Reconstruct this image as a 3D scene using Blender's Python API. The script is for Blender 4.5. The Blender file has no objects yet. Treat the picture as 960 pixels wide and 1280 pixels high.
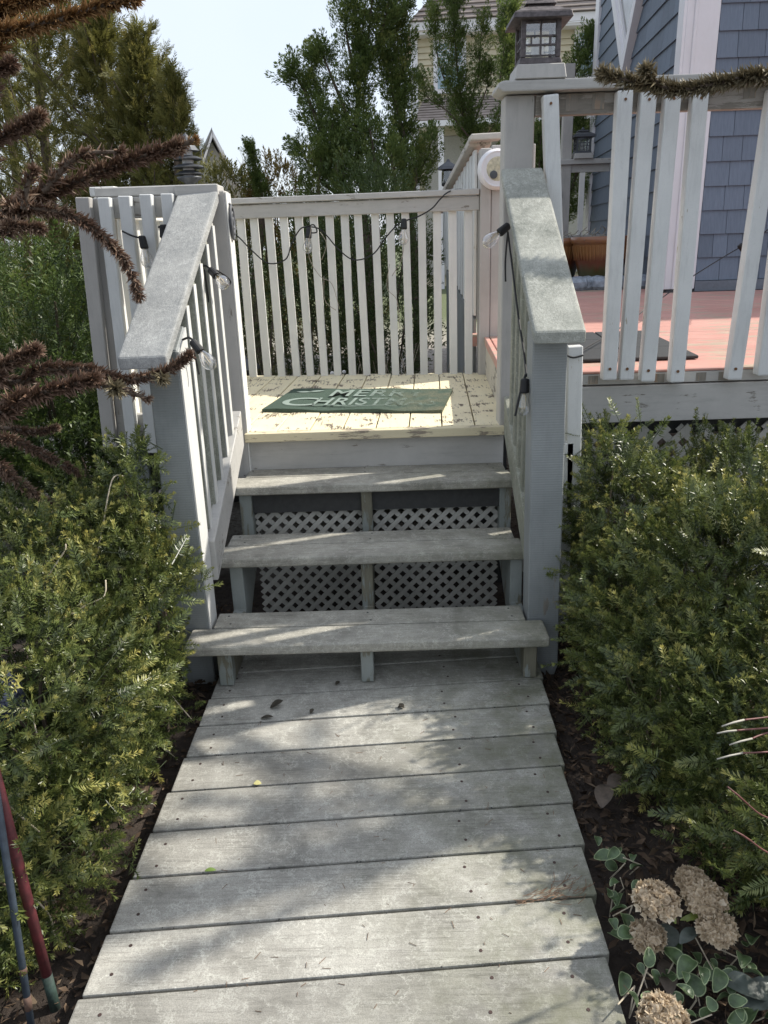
import bpy, bmesh, math, random
import numpy as np
from mathutils import Vector, Matrix

SC = bpy.context.scene
COL = SC.collection
R = math.radians
rnd = random.Random(7)
NR = np.random.default_rng(11)

# ------------------------------------------------------------------ camera, sky, sun
YAW, PITCH, ROLL = 0.0109, 0.3342, 0.0334
cy, sy, cp, sp = math.cos(YAW), math.sin(YAW), math.cos(PITCH), math.sin(PITCH)
FWD = Vector((-sy*cp, cy*cp, -sp)); RGT = Vector((cy, sy, 0)); UPV = RGT.cross(FWD)
cr, sr = math.cos(ROLL), math.sin(ROLL)
CX = RGT*cr - UPV*sr; CY = RGT*sr + UPV*cr; CZ = -FWD
cd = bpy.data.cameras.new('camera'); cam = bpy.data.objects.new('camera', cd); COL.objects.link(cam)
M = Matrix.Identity(4)
for i in range(3):
    M[i][0], M[i][1], M[i][2] = CX[i], CY[i], CZ[i]
M[0][3], M[1][3], M[2][3] = 0.033, -2.2897, 1.4225
cam.matrix_world = M
cd.sensor_width = 36; cd.lens = 36*972.4751/1280; cd.clip_start = 0.05; cd.clip_end = 2000
SC.camera = cam

SUN_AZ, SUN_EL = R(20), R(43)          # azimuth from +X towards +Y
sd = Vector((math.cos(SUN_AZ)*math.cos(SUN_EL), math.sin(SUN_AZ)*math.cos(SUN_EL), math.sin(SUN_EL)))
ld = bpy.data.lights.new('sun', 'SUN'); ld.energy = 3.9; ld.angle = R(0.9); ld.color = (1.0, 0.95, 0.86)
lo = bpy.data.objects.new('sun', ld); COL.objects.link(lo)
lo.rotation_euler = sd.to_track_quat('Z', 'Y').to_euler(); lo.location = (6, 3, 8)

W = bpy.data.worlds.new('World'); SC.world = W; W.use_nodes = True
wt = W.node_tree; wt.nodes.clear()
wo = wt.nodes.new('ShaderNodeOutputWorld'); wb = wt.nodes.new('ShaderNodeBackground')
sk = wt.nodes.new('ShaderNodeTexSky'); sk.sky_type = 'NISHITA'; sk.sun_disc = False
sk.sun_elevation = SUN_EL; sk.sun_rotation = R(90) - SUN_AZ
sk.air_density = 1.0; sk.dust_density = 2.0; sk.ozone_density = 1.0; sk.altitude = 0
# thin high cloud veil over the whole sky
hv = wt.nodes.new('ShaderNodeMix'); hv.data_type = 'RGBA'
nz = wt.nodes.new('ShaderNodeTexNoise'); nz.inputs['Scale'].default_value = 1.3; nz.inputs['Detail'].default_value = 4
tcw = wt.nodes.new('ShaderNodeTexCoord')
wt.links.new(tcw.outputs['Generated'], nz.inputs['Vector'])
mr = wt.nodes.new('ShaderNodeMapRange'); mr.inputs['From Min'].default_value = 0.3; mr.inputs['From Max'].default_value = 0.7
mr.inputs['To Min'].default_value = 0.50; mr.inputs['To Max'].default_value = 0.72
wt.links.new(nz.outputs['Fac'], mr.inputs['Value']); wt.links.new(mr.outputs['Result'], hv.inputs['Factor'])
wt.links.new(sk.outputs['Color'], hv.inputs['A']); hv.inputs['B'].default_value = (6.9, 7.4, 8.2, 1)
wt.links.new(hv.outputs['Result'], wb.inputs['Color']); wb.inputs['Strength'].default_value = 0.106
wt.links.new(wb.outputs['Background'], wo.inputs['Surface'])

SC.view_settings.view_transform = 'Standard'
SC.view_settings.look = 'None'
SC.view_settings.exposure = 0.62
SC.view_settings.gamma = 1.0
SC.cycles.max_bounces = 8
SC.cycles.transparent_max_bounces = 16

# ------------------------------------------------------------------ mesh helpers
class MB:
    def __init__(s): s.v = []; s.f = []; s.mi = []
    def add(s, vs, fs, mi=0):
        o = len(s.v); s.v += [tuple(v) for v in vs]
        for f in fs: s.f.append(tuple(i+o for i in f)); s.mi.append(mi)
    def box(s, a, b, mi=0):
        x0, y0, z0 = a; x1, y1, z1 = b
        s.add([(x0,y0,z0),(x1,y0,z0),(x1,y1,z0),(x0,y1,z0),(x0,y0,z1),(x1,y0,z1),(x1,y1,z1),(x0,y1,z1)],
              [(0,3,2,1),(4,5,6,7),(0,1,5,4),(1,2,6,5),(2,3,7,6),(3,0,4,7)], mi); return s
    def hexa(s, p, mi=0):      # 8 points: bottom loop 4, top loop 4
        s.add(p, [(0,3,2,1),(4,5,6,7),(0,1,5,4),(1,2,6,5),(2,3,7,6),(3,0,4,7)], mi); return s
    def bar(s, p0, p1, w, d, side=(1,0,0), mi=0):
        p0, p1 = Vector(p0), Vector(p1); t = (p1-p0).normalized(); sx = Vector(side); sx = (sx - t*sx.dot(t)).normalized(); n = t.cross(sx)
        a = sx*(w/2); b = n*(d/2)
        s.hexa([p0-a-b, p0+a-b, p0+a+b, p0-a+b, p1-a-b, p1+a-b, p1+a+b, p1-a+b], mi); return s
    def prism(s, poly, axis, a, b, mi=0):   # extrude a polygon: axis 'x' poly=(y,z); 'y' poly=(x,z); 'z' poly=(x,y)
        n = len(poly)
        def P(u, v, w): return (w,u,v) if axis == 'x' else (u,w,v) if axis == 'y' else (u,v,w)
        vs = [P(u,v,a) for u,v in poly] + [P(u,v,b) for u,v in poly]
        fs = [tuple(range(n)), tuple(range(2*n-1, n-1, -1))] + [(i, i+n, (i+1)%n+n, (i+1)%n) for i in range(n)]
        s.add(vs, fs, mi); return s
    def tube(s, pts, r, n=6, mi=0, cap=True):
        pts = [Vector(p) for p in pts]; k = len(pts)
        rs = r if isinstance(r, (list, tuple)) else [r]*k
        vs = []; u = None
        for i, p in enumerate(pts):
            t = (pts[min(i+1,k-1)] - pts[max(i-1,0)]).normalized()
            if u is None:
                u = t.orthogonal().normalized()
            else:
                u = (u - t*u.dot(t)).normalized()
            w = t.cross(u)
            for j in range(n):
                a = 2*math.pi*j/n; vs.append(p + (u*math.cos(a) + w*math.sin(a))*rs[i])
        fs = []
        for i in range(k-1):
            for j in range(n):
                fs.append((i*n+j, i*n+(j+1)%n, (i+1)*n+(j+1)%n, (i+1)*n+j))
        if cap: fs += [tuple(range(n-1,-1,-1)), tuple((k-1)*n+j for j in range(n))]
        s.add(vs, fs, mi); return s
    def lathe(s, prof, c, n=16, axis=(0,0,1), mi=0, ph=0.0):
        ax = Vector(axis).normalized(); u = ax.orthogonal().normalized()
        if abs(ax.z) > .99: u = Vector((1,0,0))
        w = ax.cross(u); c = Vector(c); vs = []
        for r, h in prof:
            for j in range(n):
                a = 2*math.pi*j/n + ph; vs.append(c + ax*h + (u*math.cos(a) + w*math.sin(a))*max(r,1e-5))
        fs = []
        for i in range(len(prof)-1):
            for j in range(n):
                fs.append((i*n+j, i*n+(j+1)%n, (i+1)*n+(j+1)%n, (i+1)*n+j))
        fs += [tuple(range(n-1,-1,-1)), tuple((len(prof)-1)*n+j for j in range(n))]
        s.add(vs, fs, mi); return s

ORG = {}
def thing(name, label, cat, loc=(0,0,0), group=None, kind=None):
    o = bpy.data.objects.new(name, None); COL.objects.link(o); o.location = loc; o.empty_display_size = .05
    o['label'] = label; o['category'] = cat
    if group: o['group'] = group
    if kind: o['kind'] = kind
    ORG[o.name] = Vector(loc); return o

def obj(name, mb, mat, parent=None, bevel=0.0, seg=1, smooth=False, recalc=True):
    org = ORG[parent.name] if parent is not None else Vector((0,0,0))
    me = bpy.data.meshes.new(name)
    me.from_pydata([tuple(Vector(v)-org) for v in mb.v], [], mb.f)
    mats = mat if isinstance(mat, (list, tuple)) else [mat]
    for m in mats: me.materials.append(m)
    if len(mats) > 1: me.polygons.foreach_set('material_index', mb.mi)
    if bevel or recalc:
        bm = bmesh.new(); bm.from_mesh(me)
        bmesh.ops.recalc_face_normals(bm, faces=bm.faces)
        if bevel: bmesh.ops.bevel(bm, geom=bm.edges[:], offset=bevel, segments=seg, affect='EDGES', profile=.6, clamp_overlap=True)
        bm.to_mesh(me); bm.free()
    if smooth: me.polygons.foreach_set('use_smooth', [True]*len(me.polygons))
    me.update()
    o = bpy.data.objects.new(name, me); COL.objects.link(o)
    if parent is not None: o.parent = parent
    ORG[o.name] = org
    return o

def tag(o, label, cat, group=None, kind=None):
    o['label'] = label; o['category'] = cat
    if group: o['group'] = group
    if kind: o['kind'] = kind
    return o

# ------------------------------------------------------------------ scatter (numpy)
def quads_obj(name, V, Q, mat, parent=None, tint=None, kind=None):
    """V (n,3) world, Q (m,4)"""
    org = np.array(ORG[parent.name]) if parent is not None else np.zeros(3)
    me = bpy.data.meshes.new(name)
    V = np.ascontiguousarray(V - org, dtype=np.float32); Q = np.ascontiguousarray(Q, dtype=np.int32)
    me.vertices.add(len(V)); me.vertices.foreach_set('co', V.ravel())
    me.loops.add(Q.size); me.loops.foreach_set('vertex_index', Q.ravel())
    me.polygons.add(len(Q)); me.polygons.foreach_set('loop_start', np.arange(0, Q.size, 4, dtype=np.int32))
    me.update(calc_edges=True)
    if tint is not None:
        a = me.attributes.new('tint', 'FLOAT', 'POINT'); a.data.foreach_set('value', np.ascontiguousarray(tint, dtype=np.float32))
    me.materials.append(mat)
    o = bpy.data.objects.new(name, me); COL.objects.link(o)
    if parent is not None: o.parent = parent
    ORG[o.name] = Vector(org)
    if kind: o['kind'] = kind
    return o

def needle(base, d, n, L, w, curl=0.0):
    base = np.array(base, float); d = np.array(d, float); d /= np.linalg.norm(d); n = np.array(n, float)
    s = np.cross(d, n); s /= np.linalg.norm(s)+1e-9; n = np.cross(s, d)
    m = base + d*L*.45
    return [base - n*0.0, m + s*w/2 + n*curl*L*.2, base + d*L - n*curl*L*.5, m - s*w/2 + n*curl*L*.2]

def tmpl_yew(seed, L=.062, nl=.023, nw=.0039, N=25):
    """short yew shoot: even seeds two-ranked, odd seeds bristling all round"""
    r = random.Random(seed); V = []; T = []
    for i in range(N):
        t = (i+.5)/N; z = L*t; a = R(68 - 36*t + r.uniform(-12, 12)); l = nl*(1-.3*t)*r.uniform(.75, 1.15)
        if seed % 2 == 0:
            sgn = 1 if i % 2 else -1; up = r.uniform(-.15, .65); d = (sgn*math.sin(a), up*.75, math.cos(a)); nn = (0, 1, r.uniform(-.3,.3))
        else:
            ph = i*2.4 + r.uniform(-.3,.3); d = (math.sin(a)*math.cos(ph), math.sin(a)*math.sin(ph), math.cos(a)); nn = (-math.cos(ph)*math.cos(a), -math.sin(ph)*math.cos(a), math.sin(a))
        V += needle((0, 0, z), d, nn, l, nw*r.uniform(.8, 1.25), .3); T += [t*.45+r.uniform(0,.3)]*4
    for i in range(6):
        a = i*2*math.pi/6; V += needle((0,0,L), (math.cos(a)*.55, math.sin(a)*.55, 1), (0,1,0.2), nl*.6, nw, .1); T += [.8]*4
    for a in (0, 90):
        x, y = math.cos(R(a))*.0012, math.sin(R(a))*.0012
        V += [(-x,-y,-L*.6), (x,y,-L*.6), (x*.5,y*.5,L), (-x*.5,-y*.5,L)]; T += [0]*4
    return np.array(V), np.array(T)

def tmpl_plume(seed, L=.13, leaf=.034, w=.014, N=12, spread=48):
    """tuft of scale foliage: short branchlets hugging an axis"""
    r = random.Random(seed); V = []; T = []
    for i in range(N):
        t = (i+.5)/N; ph = r.uniform(0, 6.28); a = R(spread*(1.15-.7*t)*r.uniform(.7, 1.3))
        d = (math.sin(a)*math.cos(ph), math.sin(a)*math.sin(ph), math.cos(a))
        nrm = (r.uniform(-1,1), r.uniform(-1,1), r.uniform(-1,1))
        V += needle((0,0,L*t*.85), d, nrm, leaf*r.uniform(.7, 1.4), w*r.uniform(.7, 1.3), .2); T += [t*.6+r.uniform(0,.4)]*4
    return np.array(V), np.array(T)

def tmpl_tuft(seed, H=.17, R_=.050, N=92):
    r = random.Random(seed); V = []; T = []
    for i in range(N):
        t = r.random(); ph = r.uniform(0, 6.28); rr = R_*math.sin(math.pi*min(1, t*.8+.2))**.7*r.uniform(.35, 1.0)
        o = (rr*math.cos(ph), rr*math.sin(ph), H*t); a = R(r.uniform(5, 50))
        d = (math.sin(a)*math.cos(ph), math.sin(a)*math.sin(ph), math.cos(a))
        V += needle(o, d, (r.uniform(-1,1), r.uniform(-1,1), r.uniform(-1,1)), r.uniform(.02,.036), r.uniform(.007,.011), .2); T += [t*.5+rr/R_*.25+r.uniform(0,.25)]*4
    return np.array(V), np.array(T)

def tmpl_fan(seed, L=.2, N=13):
    """flat drooping fan of an arborvitae"""
    r = random.Random(seed); V = []; T = []
    for i in range(N):
        t = (i+1)/N; sgn = 1 if i % 2 else -1; a = R(sgn*(48-25*t+r.uniform(-8, 8)))
        l = L*.42*(1-.6*t)*r.uniform(.8, 1.2)
        V += needle((0, -.12*L*t*t, L*t*.9), (math.sin(a), r.uniform(-.25,.15), math.cos(a)), (0,1,.15), l, l*.21, .25); T += [t*.6+r.uniform(0,.35)]*4
    V += needle((0,0,-L*.2), (0,-.1,1), (0,1,0), L*1.2, .006); T += [.1]*4
    return np.array(V), np.array(T)

def scatter(tmpls, P, D, S, jit=.0, seed=0):
    """instances baked into one quad soup: P (n,3) D (n,3) S (n,)"""
    g = np.random.default_rng(seed); n = len(P)
    D = D/ (np.linalg.norm(D, axis=1, keepdims=True)+1e-9)
    A = g.normal(size=(n,3)); X = np.cross(A, D); X /= np.linalg.norm(X, axis=1, keepdims=True)+1e-9; Y = np.cross(D, X)
    which = g.integers(0, len(tmpls), n); VV = []; TT = []
    for k, (V, T) in enumerate(tmpls):
        m = which == k
        if not m.any(): continue
        s = S[m][:,None,None]
        v = (V[None,:,0:1]*X[m][:,None,:] + V[None,:,1:2]*Y[m][:,None,:] + V[None,:,2:3]*D[m][:,None,:])*s + P[m][:,None,:]
        VV.append(v.reshape(-1,3)); TT.append((T[None,:]*.7 + g.random((m.sum(),1))*.3 + g.random((m.sum(),1))**4*.5).reshape(-1))
    V = np.concatenate(VV); T = np.concatenate(TT); Q = np.arange(len(V)).reshape(-1,4)
    return V, Q, T

YEW = [tmpl_yew(i) for i in range(6)]
YEWB = [tmpl_yew(20+i, L=.16, nl=.035, nw=.008, N=18) for i in range(4)]
PLUME = [tmpl_plume(40+i) for i in range(6)]
TUFT = [tmpl_tuft(80+i) for i in range(6)]
TUFTS = [tmpl_tuft(90+i, N=34) for i in range(4)]
FAN = [tmpl_fan(60+i) for i in range(6)]

# ------------------------------------------------------------------ materials
def new_mat(name):
    m = bpy.data.materials.new(name); m.use_nodes = True; nt = m.node_tree; nt.nodes.clear()
    out = nt.nodes.new('ShaderNodeOutputMaterial'); b = nt.nodes.new('ShaderNodeBsdfPrincipled')
    nt.links.new(b.outputs['BSDF'], out.inputs['Surface']); return m, nt, b, out
def N_(nt, t, **kw):
    n = nt.nodes.new(t)
    for k, v in kw.items():
        if k in n.inputs: n.inputs[k].default_value = v
        else: setattr(n, k, v)
    return n
def noise(nt, vec, scale, detail=4, rough=.6):
    n = N_(nt, 'ShaderNodeTexNoise', Scale=scale, Detail=detail, Roughness=rough); nt.links.new(vec, n.inputs['Vector']); return n.outputs['Fac']
def ramp(nt, fac, a, b, lo=0.0, hi=1.0):
    n = N_(nt, 'ShaderNodeMapRange'); n.inputs['From Min'].default_value = a; n.inputs['From Max'].default_value = b
    n.inputs['To Min'].default_value = lo; n.inputs['To Max'].default_value = hi; n.clamp = True
    nt.links.new(fac, n.inputs['Value']); return n.outputs['Result']
def mix(nt, fac, a, b):
    n = N_(nt, 'ShaderNodeMix', data_type='RGBA')
    for v, k in ((fac,'Factor'), (a,'A'), (b,'B')):
        if hasattr(v, 'links') or hasattr(v, 'is_linked'): nt.links.new(v, n.inputs[k])
        else: n.inputs[k].default_value = v if k == 'Factor' else (*v, 1)
    return n.outputs['Result']
def math_(nt, op, a, b=None):
    n = N_(nt, 'ShaderNodeMath', operation=op)
    for i, v in enumerate((a, b)):
        if v is None: continue
        if hasattr(v, 'is_linked'): nt.links.new(v, n.inputs[i])
        else: n.inputs[i].default_value = v
    return n.outputs[0]
def pos(nt, scale=(1,1,1), rot=(0,0,0)):
    g = N_(nt, 'ShaderNodeNewGeometry'); mp = N_(nt, 'ShaderNodeMapping'); mp.inputs['Scale'].default_value = scale; mp.inputs['Rotation'].default_value = rot
    nt.links.new(g.outputs['Position'], mp.inputs['Vector']); return mp.outputs['Vector']
def bump(nt, b, h, strength=.3, dist=.004):
    n = N_(nt, 'ShaderNodeBump', Strength=strength, Distance=dist); nt.links.new(h, n.inputs['Height']); nt.links.new(n.outputs['Normal'], b.inputs['Normal'])
def objrand(nt):
    return N_(nt, 'ShaderNodeObjectInfo').outputs['Random']

def weathered(name, light, dark, grain='x', moss=0.0, speck=.5, var=.12):
    """grey weathered board: blotches, fine speckle, faint grain, algae"""
    m, nt, b, out = new_mat(name)
    g = {'x': (1, 9, 9), 'y': (9, 1, 9), 'z': (9, 9, 1)}[grain]
    p = pos(nt); pg = pos(nt, g)
    blot = ramp(nt, noise(nt, p, 5.5, 6, .65), .33, .68)
    blot2 = ramp(nt, noise(nt, p, 17, 5, .7), .35, .7)
    spk = ramp(nt, noise(nt, p, 330, 2, .8), .35, .68)
    fg = ramp(nt, noise(nt, pg, 14, 5, .7), .3, .75)
    c = mix(nt, blot, dark, light)
    c = mix(nt, math_(nt, 'MULTIPLY', blot2, .45), c, light)
    c = mix(nt, math_(nt, 'MULTIPLY', spk, speck*.5), c, [x*.45 for x in dark])
    c = mix(nt, math_(nt, 'MULTIPLY', fg, .30), c, [x*1.22 for x in light])
    fd = ramp(nt, noise(nt, pg, 23, 6, .75), .54, .78); c = mix(nt, math_(nt, 'MULTIPLY', fd, .4), c, [x*.6 for x in dark])
    worm = ramp(nt, math_(nt, 'ABSOLUTE', math_(nt, 'SUBTRACT', noise(nt, p, 13, 7, .75), .5)), 0.0, .02, 1.0, 0.0)
    c = mix(nt, math_(nt, 'MULTIPLY', worm, math_(nt, 'MULTIPLY', blot2, .7)), c, [min(.75, x*1.55) for x in light])
    pc = pos(nt, {'x': (.35, 14, 14), 'y': (14, .35, 14), 'z': (14, 14, .35)}[grain])
    crk = ramp(nt, math_(nt, 'ABSOLUTE', math_(nt, 'SUBTRACT', noise(nt, pc, 3.2, 6, .7), .5)), 0.0, .015, 1.0, 0.0)
    c = mix(nt, math_(nt, 'MULTIPLY', crk, math_(nt, 'MULTIPLY', ramp(nt, noise(nt, p, 4, 3), .42, .6), .6)), c, [x*.4 for x in dark])
    orr = objrand(nt)
    hs = N_(nt, 'ShaderNodeHueSaturation'); nt.links.new(c, hs.inputs['Color'])
    nt.links.new(ramp(nt, orr, 0, 1, 1-var, 1+var), hs.inputs['Value']); c = hs.outputs['Color']
    if moss:
        sx = N_(nt, 'ShaderNodeSeparateXYZ'); nt.links.new(p, sx.inputs[0])
        mk = math_(nt, 'MULTIPLY', ramp(nt, sx.outputs['X'], -.15, .55), ramp(nt, noise(nt, p, 7, 5, .7), .32, .62))
        c = mix(nt, math_(nt, 'MULTIPLY', mk, moss), c, (.13, .135, .075))
    nt.links.new(c, b.inputs['Base Color']); b.inputs['Roughness'].default_value = .82; b.inputs['Specular IOR Level'].default_value = .3
    h = math_(nt, 'ADD', math_(nt, 'MULTIPLY', spk, .5), math_(nt, 'ADD', fg, blot2))
    bump(nt, b, h, .35, .0025)
    return m

def paint(name, col, col2, under=(.22,.2,.17), peel=0.0, grain='z', pscale=6, rough=.6, dirt=.35, saw=0.0, var=.05):
    """aged paint over timber"""
    m, nt, b, out = new_mat(name)
    g = {'x': (.12, 1, 1), 'y': (1, .12, 1), 'z': (1, 1, .12)}[grain]
    p = pos(nt); pg = pos(nt, g)
    c = mix(nt, ramp(nt, noise(nt, p, 4, 5, .6), .35, .65), col, col2)
    dt = ramp(nt, noise(nt, pg, 40, 5, .75), .5, .8)
    c = mix(nt, math_(nt, 'MULTIPLY', dt, dirt), c, [x*.55 for x in col2])
    sp_ = ramp(nt, noise(nt, p, 260, 2, .7), .55, .75)
    c = mix(nt, math_(nt, 'MULTIPLY', sp_, dirt*.5), c, [x*.6 for x in col2])
    h = dt
    if peel:
        pk = noise(nt, pg, pscale*4, 7, .78); area = noise(nt, p, pscale*.55, 3, .6)
        mk = ramp(nt, math_(nt, 'ADD', pk, math_(nt, 'MULTIPLY', area, .8)), 1.06-peel*.35, 1.085-peel*.35)
        uc = mix(nt, noise(nt, pg, 60, 3), [x*.6 for x in under], [x*1.5 for x in under])
        c = mix(nt, mk, c, uc); h = math_(nt, 'SUBTRACT', math_(nt, 'MULTIPLY', dt, .3), math_(nt, 'MULTIPLY', mk, 1.5))
    if saw:
        wv = N_(nt, 'ShaderNodeTexWave', Scale=saw, Distortion=1.2, Detail=2); wv.bands_direction = 'Z'; wv.inputs['Detail Scale'].default_value = 6
        nt.links.new(p, wv.inputs['Vector']); wf = wv.outputs['Fac']
        c = mix(nt, math_(nt, 'MULTIPLY', wf, .16), c, [x*.5 for x in col]); h = math_(nt, 'ADD', h, wf)
    hs = N_(nt, 'ShaderNodeHueSaturation'); nt.links.new(c, hs.inputs['Color']); nt.links.new(ramp(nt, objrand(nt), 0, 1, 1-var, 1+var), hs.inputs['Value'])
    nt.links.new(hs.outputs['Color'], b.inputs['Base Color']); b.inputs['Roughness'].default_value = rough; b.inputs['Specular IOR Level'].default_value = .35
    bump(nt, b, h, .3, .0015)
    return m

def plain(name, col, rough=.5, metal=0.0, var=.15, scale=40, bumpy=.1):
    m, nt, b, out = new_mat(name); p = pos(nt)
    f = noise(nt, p, scale, 4, .6)
    nt.links.new(mix(nt, ramp(nt, f, .3, .7), [x*(1-var) for x in col], [min(1, x*(1+var)) for x in col]), b.inputs['Base Color'])
    b.inputs['Roughness'].default_value = rough; b.inputs['Metallic'].default_value = metal
    if bumpy: bump(nt, b, f, bumpy, .002)
    return m

def leafmat(name, dark, mid, tip, rough=.45, trans=.28, spec=.4):
    m, nt, b, out = new_mat(name)
    at = N_(nt, 'ShaderNodeAttribute', attribute_name='tint'); p = pos(nt)
    big = ramp(nt, noise(nt, p, 5, 4), .40, .62)
    c = mix(nt, ramp(nt, at.outputs['Fac'], .1, .6), dark, mid)
    c = mix(nt, math_(nt, 'MULTIPLY', ramp(nt, at.outputs['Fac'], .55, 1.1), big), c, tip)
    nt.links.new(c, b.inputs['Base Color']); b.inputs['Roughness'].default_value = rough; b.inputs['Specular IOR Level'].default_value = spec
    tr = N_(nt, 'ShaderNodeBsdfTranslucent'); ms = N_(nt, 'ShaderNodeMixShader'); ms.inputs[0].default_value = trans
    hs = N_(nt, 'ShaderNodeHueSaturation', Value=1.5); nt.links.new(c, hs.inputs['Color']); nt.links.new(hs.outputs['Color'], tr.inputs['Color'])
    nt.links.new(b.outputs['BSDF'], ms.inputs[1]); nt.links.new(tr.outputs['BSDF'], ms.inputs[2]); nt.links.new(ms.outputs[0], out.inputs['Surface'])
    return m

WALK = weathered('walk_board', (.50,.482,.43), (.165,.158,.137), 'x', moss=.8, speck=1.0, var=.2)
TREAD = weathered('tread_board', (.47,.45,.39), (.16,.153,.13), 'x', moss=.55, speck=.9)
RAILW = weathered('handrail_board', (.43,.43,.41), (.22,.23,.23), 'y', moss=.0, speck=.7)
RAILM = weathered('mossy_handrail_board', (.50,.50,.44), (.17,.185,.16), 'y', moss=.0, speck=.8)
MOSSW = weathered('mossy_rail', (.40,.40,.34), (.2,.21,.16), 'z', moss=.2, speck=.9)
STRG = paint('stringer_paint', (.30,.32,.30), (.22,.24,.22), peel=.35, grain='z', under=(.16,.15,.11))
WHITE = paint('white_paint', (.72,.71,.67), (.64,.64,.61), peel=.0, under=(.3,.27,.22), dirt=.2)
WHITEB = paint('bluish_white_paint', (.70,.705,.685), (.62,.63,.615), peel=-.12, under=(.33,.28,.2), dirt=.4, pscale=14)
GREY = paint('grey_paint', (.47,.45,.42), (.40,.385,.36), peel=-.12, dirt=.35)
GREYX = paint('grey_paint_along', (.50,.485,.455), (.41,.40,.375), peel=-.02, grain='x', pscale=16, dirt=.4)
TAUPE = paint('taupe_paint', (.49,.47,.44), (.42,.395,.365), peel=-.1, dirt=.3)
BLUEG = paint('blue_grey_rough_sawn', (.29,.305,.30), (.225,.24,.236), peel=-.1, saw=38, dirt=.3)
CREAM = paint('cream_paint', (.80,.72,.50), (.74,.655,.45), peel=.20, grain='y', pscale=19, under=(.16,.125,.09), dirt=.35)
CREAMX = paint('cream_paint_nose', (.70,.62,.42), (.62,.54,.37), peel=.32, grain='x', pscale=14, under=(.25,.21,.16), dirt=.3)
PINK = paint('salmon_deck_paint', (.60,.325,.27), (.53,.275,.225), peel=.26, grain='x', pscale=4, under=(.42,.33,.25), dirt=.3, rough=.5)
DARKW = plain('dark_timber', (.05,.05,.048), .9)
LATT = paint('lattice_paint', (.48,.465,.415), (.38,.37,.33), peel=-.1, dirt=.45)
TRIM = paint('white_trim', (.78,.76,.78), (.74,.72,.73), peel=0, dirt=.12, rough=.45)
def shingle_mat():
    m, nt, b, out = new_mat('blue_shingle'); p = pos(nt, (1,1,.06)); q = pos(nt)
    g = noise(nt, p, 90, 4, .7); c = mix(nt, ramp(nt, g, .3, .7), (.118,.150,.197), (.155,.19,.245))
    hs = N_(nt, 'ShaderNodeHueSaturation'); nt.links.new(c, hs.inputs['Color']); nt.links.new(ramp(nt, objrand(nt), 0, 1, .86, 1.14), hs.inputs['Value'])
    nt.links.new(hs.outputs['Color'], b.inputs['Base Color']); b.inputs['Roughness'].default_value = .65; bump(nt, b, g, .4, .003); return m
SHING = shingle_mat()
FLASH = plain('grey_flashing', (.14,.16,.19), .5)
BLACKM = plain('black_plastic', (.010,.010,.011), .6)
BRONZE = plain('weathered_bronze', (.10,.085,.085), .6, .3, .5, 60, .4)
DGREY = plain('dark_grey_metal', (.085,.09,.10), .5, .4)
def glassmat(name, rough=.02, tint=(1,1,1)):
    m = bpy.data.materials.new(name); m.use_nodes = True; nt = m.node_tree; nt.nodes.clear(); out = nt.nodes.new('ShaderNodeOutputMaterial')
    gl = N_(nt, 'ShaderNodeBsdfGlossy', Roughness=rough); tr = N_(nt, 'ShaderNodeBsdfTransparent'); tr.inputs['Color'].default_value = (*tint, 1)
    lw = N_(nt, 'ShaderNodeLayerWeight', Blend=.35); ms = N_(nt, 'ShaderNodeMixShader'); nt.links.new(ramp(nt, lw.outputs['Facing'], 0, 1, .12, .95), ms.inputs[0])
    nt.links.new(tr.outputs[0], ms.inputs[1]); nt.links.new(gl.outputs[0], ms.inputs[2]); nt.links.new(ms.outputs[0], out.inputs['Surface']); return m
GLASS = glassmat('clear_glass')
FILA = plain('pale_filament', (.75,.6,.35), .4)
ROOFM = None
def roof_mat(name, a, b_):
    m, nt, b, out = new_mat(name); p = pos(nt)
    br = N_(nt, 'ShaderNodeTexNoise', Scale=3.0, Detail=6); mp = pos(nt, (1.2, 1.2, 9)); nt.links.new(mp, br.inputs['Vector'])
    c = mix(nt, ramp(nt, br.outputs['Fac'], .3, .7), a, b_); nt.links.new(c, b.inputs['Base Color']); b.inputs['Roughness'].default_value = .9; return m
ROOFB = roof_mat('brown_roof_shingle', (.21,.175,.15), (.33,.28,.25))
ROOFG = roof_mat('grey_roof_shingle', (.2,.195,.18), (.3,.29,.27))
BEIGE = plain('beige_siding', (.56,.50,.36), .7, 0, .05, 3, 0)
WINBL = plain('window_blue', (.30,.40,.46), .15, 0, .2, 4, 0)
WINGY = plain('window_grey', (.25,.25,.24), .12, 0, .2, 4, 0)
BARK = plain('brown_bark', (.10,.075,.055), .9, 0, .4, 30, .6)
GREYBARK = plain('grey_twig', (.30,.26,.21), .85, 0, .3, 60, .3)
TWIG = plain('pale_dry_stem', (.50,.43,.32), .8, 0, .3, 60, .2)
REDTW = plain('reddish_twig', (.15,.06,.052), .6, 0, .3, 60, .2)
L_YEW = leafmat('yew_needles', (.022,.04,.012), (.125,.155,.042), (.56,.50,.16), rough=.36, trans=.2, spec=.5)
L_DYEW = leafmat('dark_shrub_needles', (.025,.045,.013), (.085,.125,.03), (.17,.20,.05), trans=.22)
L_JUN = leafmat('juniper_scales', (.035,.06,.016), (.115,.165,.042), (.27,.29,.08), rough=.55, trans=.32)
L_DHEDGE = leafmat('hedge_scales', (.02,.036,.012), (.06,.09,.026), (.13,.15,.045), rough=.6, trans=.2)
L_ARB = leafmat('arborvitae_scales', (.045,.052,.014), (.16,.155,.04), (.33,.27,.08), rough=.6, trans=.3)
L_GOLD = leafmat('rusty_dry_foliage', (.09,.075,.02), (.22,.16,.05), (.33,.24,.09), rough=.7)
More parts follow.
